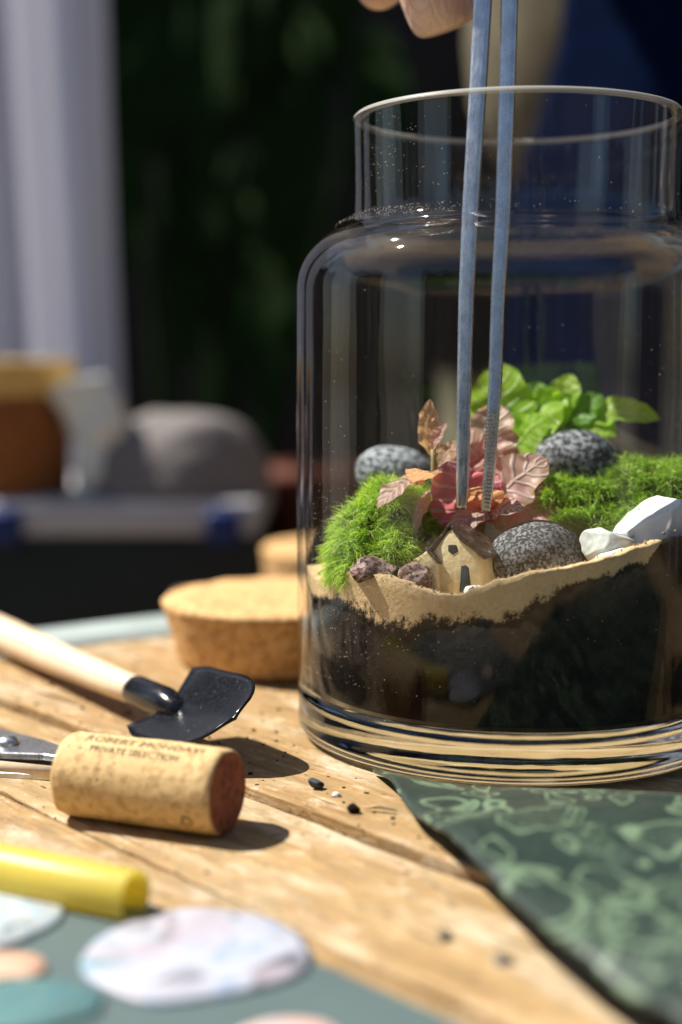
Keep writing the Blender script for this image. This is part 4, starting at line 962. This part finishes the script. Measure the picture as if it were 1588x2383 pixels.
shv = [(SV[i][0], grow(SV[i][1], .040 if i < 4 else .014)) for i in idx] + [((-.080, .125, .335), .040), ((.385, .21, .16), .042)]
she = [(mp[a], mp[b_]) for a, b_ in SE if a in mp and b_ in mp] + [(mp[8], 8), (mp[11], 9)]
skinmesh('shirt', shv, she, khaki, PR)
idx = [0, 13, 14, 17, 18]; mp = {o_: n_ for n_, o_ in enumerate(idx)}
trv = [(SV[i][0], grow(SV[i][1], .034)) for i in idx] + [((.08, .53, -.66), .066), ((.26, .53, -.66), .066)]
tre = [(mp[0], mp[13]), (mp[13], mp[14]), (mp[0], mp[17]), (mp[17], mp[18]), (mp[14], 5), (mp[18], 6)]
skinmesh('trousers', trv, tre, khaki, PR)
for x in (.08, .26):
    b = loft([[Vector((x + .045 * k_ * math.cos(2 * math.pi * k / 20), .47 + .115 * k_ * math.sin(2 * math.pi * k / 20), z)) - inv for k in range(20)] for z, k_ in ((-.75, .95), (-.735, 1), (-.71, .95), (-.685, .75))])
    obj('shoe', b, hm_, PR)
# apron: curved hanging cloth, its edge flaring to the left further down
vs = []; fs = []; nu, nv_ = 30, 40
for i in range(nu + 1):
    t = i / nu; z = .45 - .95 * t; xl_ = interp([(-.5, .020), (.0, .040), (.10, .0463), (.18, .0520), (.275, .0743), (.45, .120)], z)
    for j in range(nv_ + 1):
        s = j / nv_; x = xl_ + (.29 - xl_) * s
        y = .372 + .05 * (2 * s - 1) ** 2 - .02 * t + .010 * math.sin(s * 19 + t * 2) * t
        vs.append(Vector((x, y, z)) - inv)
Wn = nv_ + 1
for i in range(nu):
    for j in range(nv_): fs.append((i * Wn + j, i * Wn + j + 1, (i + 1) * Wn + j + 1, (i + 1) * Wn + j))
ap = obj('apron', pyd(vs, fs), navy, PR); so = ap.modifiers.new('thickness', 'SOLIDIFY'); so.thickness = .002
# gloved hand: palm above the frame, thumb and fingers reaching down to the tweezers
gv = M('thin_glove'); gc = gv.coord(); gw = gv.noise(gv.coord(scale=(1, 1, .55)), 130, 3, .5, 1.6); gf = gv.noise(gc, 45, 3)
gcol = gv.ramp(gf, [(0.35, (0.66, 0.38, 0.28)), (0.65, (0.78, 0.58, 0.48))])
crease = gv.ramp(gv.math('ABSOLUTE', gv.math('SUBTRACT', gw, .5)), [(0.0, G(1)), (0.05, G(0))])
gcol = gv.mix(gv.math('MULTIPLY', crease, .25), gcol, (0.86, 0.80, 0.74))
gv.set(gcol, .3, 0, .5); gv.b.inputs['Coat Weight'].default_value = .4; gv.b.inputs['Coat Roughness'].default_value = .15
gb_ = gv.bump(gw, .6, .004); gv.bump(gv.noise(gv.coord(scale=(1, 1, .5)), 320, 3, .5, 1.2), .3, .0008, gb_)
HV = [((-0.0563, 0.0300, 0.2741), (.020, .026)), ((-0.0478, 0.0180, 0.2459), (.021, .030)), ((-0.0655, 0.0500, 0.3139), (.026, .024)),
      # thumb from the palm's side
      ((-0.0356, 0.0000, 0.2296), .0115), ((-0.0266, -0.0050, 0.2042), .0102), ((-0.0210, -0.0035, 0.1855), .0088), ((-0.0200, -0.0030, 0.1827), .0070),
      # index finger closing on the tweezers
      ((-0.0289, 0.0220, 0.2438), .0100), ((-0.0102, 0.0200, 0.2449), .0090), ((0.0030, 0.0080, 0.2273), .0082), ((0.0035, -0.0035, 0.2106), .0070),
      # middle finger
      ((-0.0372, 0.0320, 0.2383), .0098), ((-0.0198, 0.0380, 0.2266), .0088), ((-0.0094, 0.0220, 0.2120), .0080), ((-0.0059, 0.0120, 0.2063), .0068),
      # ring finger hanging down
      ((-0.0468, 0.0360, 0.2361), .0092), ((-0.0425, 0.0340, 0.2176), .0080), ((-0.0368, 0.0220, 0.2009), .0070), ((-0.0355, 0.0180, 0.1968), .0058),
      # little finger
      ((-0.0566, 0.0400, 0.2441), .0080), ((-0.0599, 0.0420, 0.2284), .0070), ((-0.0565, 0.0320, 0.2126), .0062), ((-0.0548, 0.0270, 0.2080), .0050)]
HE = [(0, 1), (0, 2), (1, 3), (3, 4), (4, 5), (5, 6), (1, 7), (7, 8), (8, 9), (9, 10), (1, 11), (11, 12), (12, 13), (13, 14), (1, 15), (15, 16), (16, 17), (17, 18), (1, 19), (19, 20), (20, 21), (21, 22)]
HV = [((p[0] + .0035, p[1] + .013, p[2] - .0040), (tuple(x * 1.08 for x in r) if isinstance(r, tuple) else r * 1.10)) for p, r in HV]
g_ = skinmesh('glove', HV, HE, gv.m, PR, 3); g_['label'] = 'thin wrinkled translucent glove on the hand'

# ------------------------------------------------------------------ unseen dark screens, added so the glass mirrors boards with sky gaps between
scr = plain('added_screen_dark', (0.045, 0.032, 0.022), .8, .3, 6)
def screen(az0, az1, dist, h, seed):
    """az from the camera side (-Y), positive towards -X"""
    am = R((az0 + az1) / 2); p = Vector((-math.sin(am), -math.cos(am), 0)) * dist; width = 2 * dist * math.tan(R((az1 - az0) / 2))
    f = thing('added_screen', 'unseen tall dark screen added for the jar glass to mirror', 'screen', (p.x, p.y, -.75), (0, 0, -am), 'unseen dark screens added for reflections')
    n = max(2, round(width / .24)); bw = width / n; rnd = random.Random(seed)
    for k in range(n):
        o = obj('board', box(bw - .006, .03, h + rnd.uniform(-.25, .1), (0, 0, 0), .003), scr, f, smooth=False)
        o.location = ((k - (n - 1) / 2) * bw, rnd.uniform(-.01, .01), h / 2)
for k, (a0s, a1s) in enumerate(((121, 150), (77, 99), (40, 54), (20, 40), (-4, 20), (-26, -4), (-48, -26), (-82, -58), (-110, -84), (-150, -114))): screen(a0s, a1s, 2.6, 1.65, k)
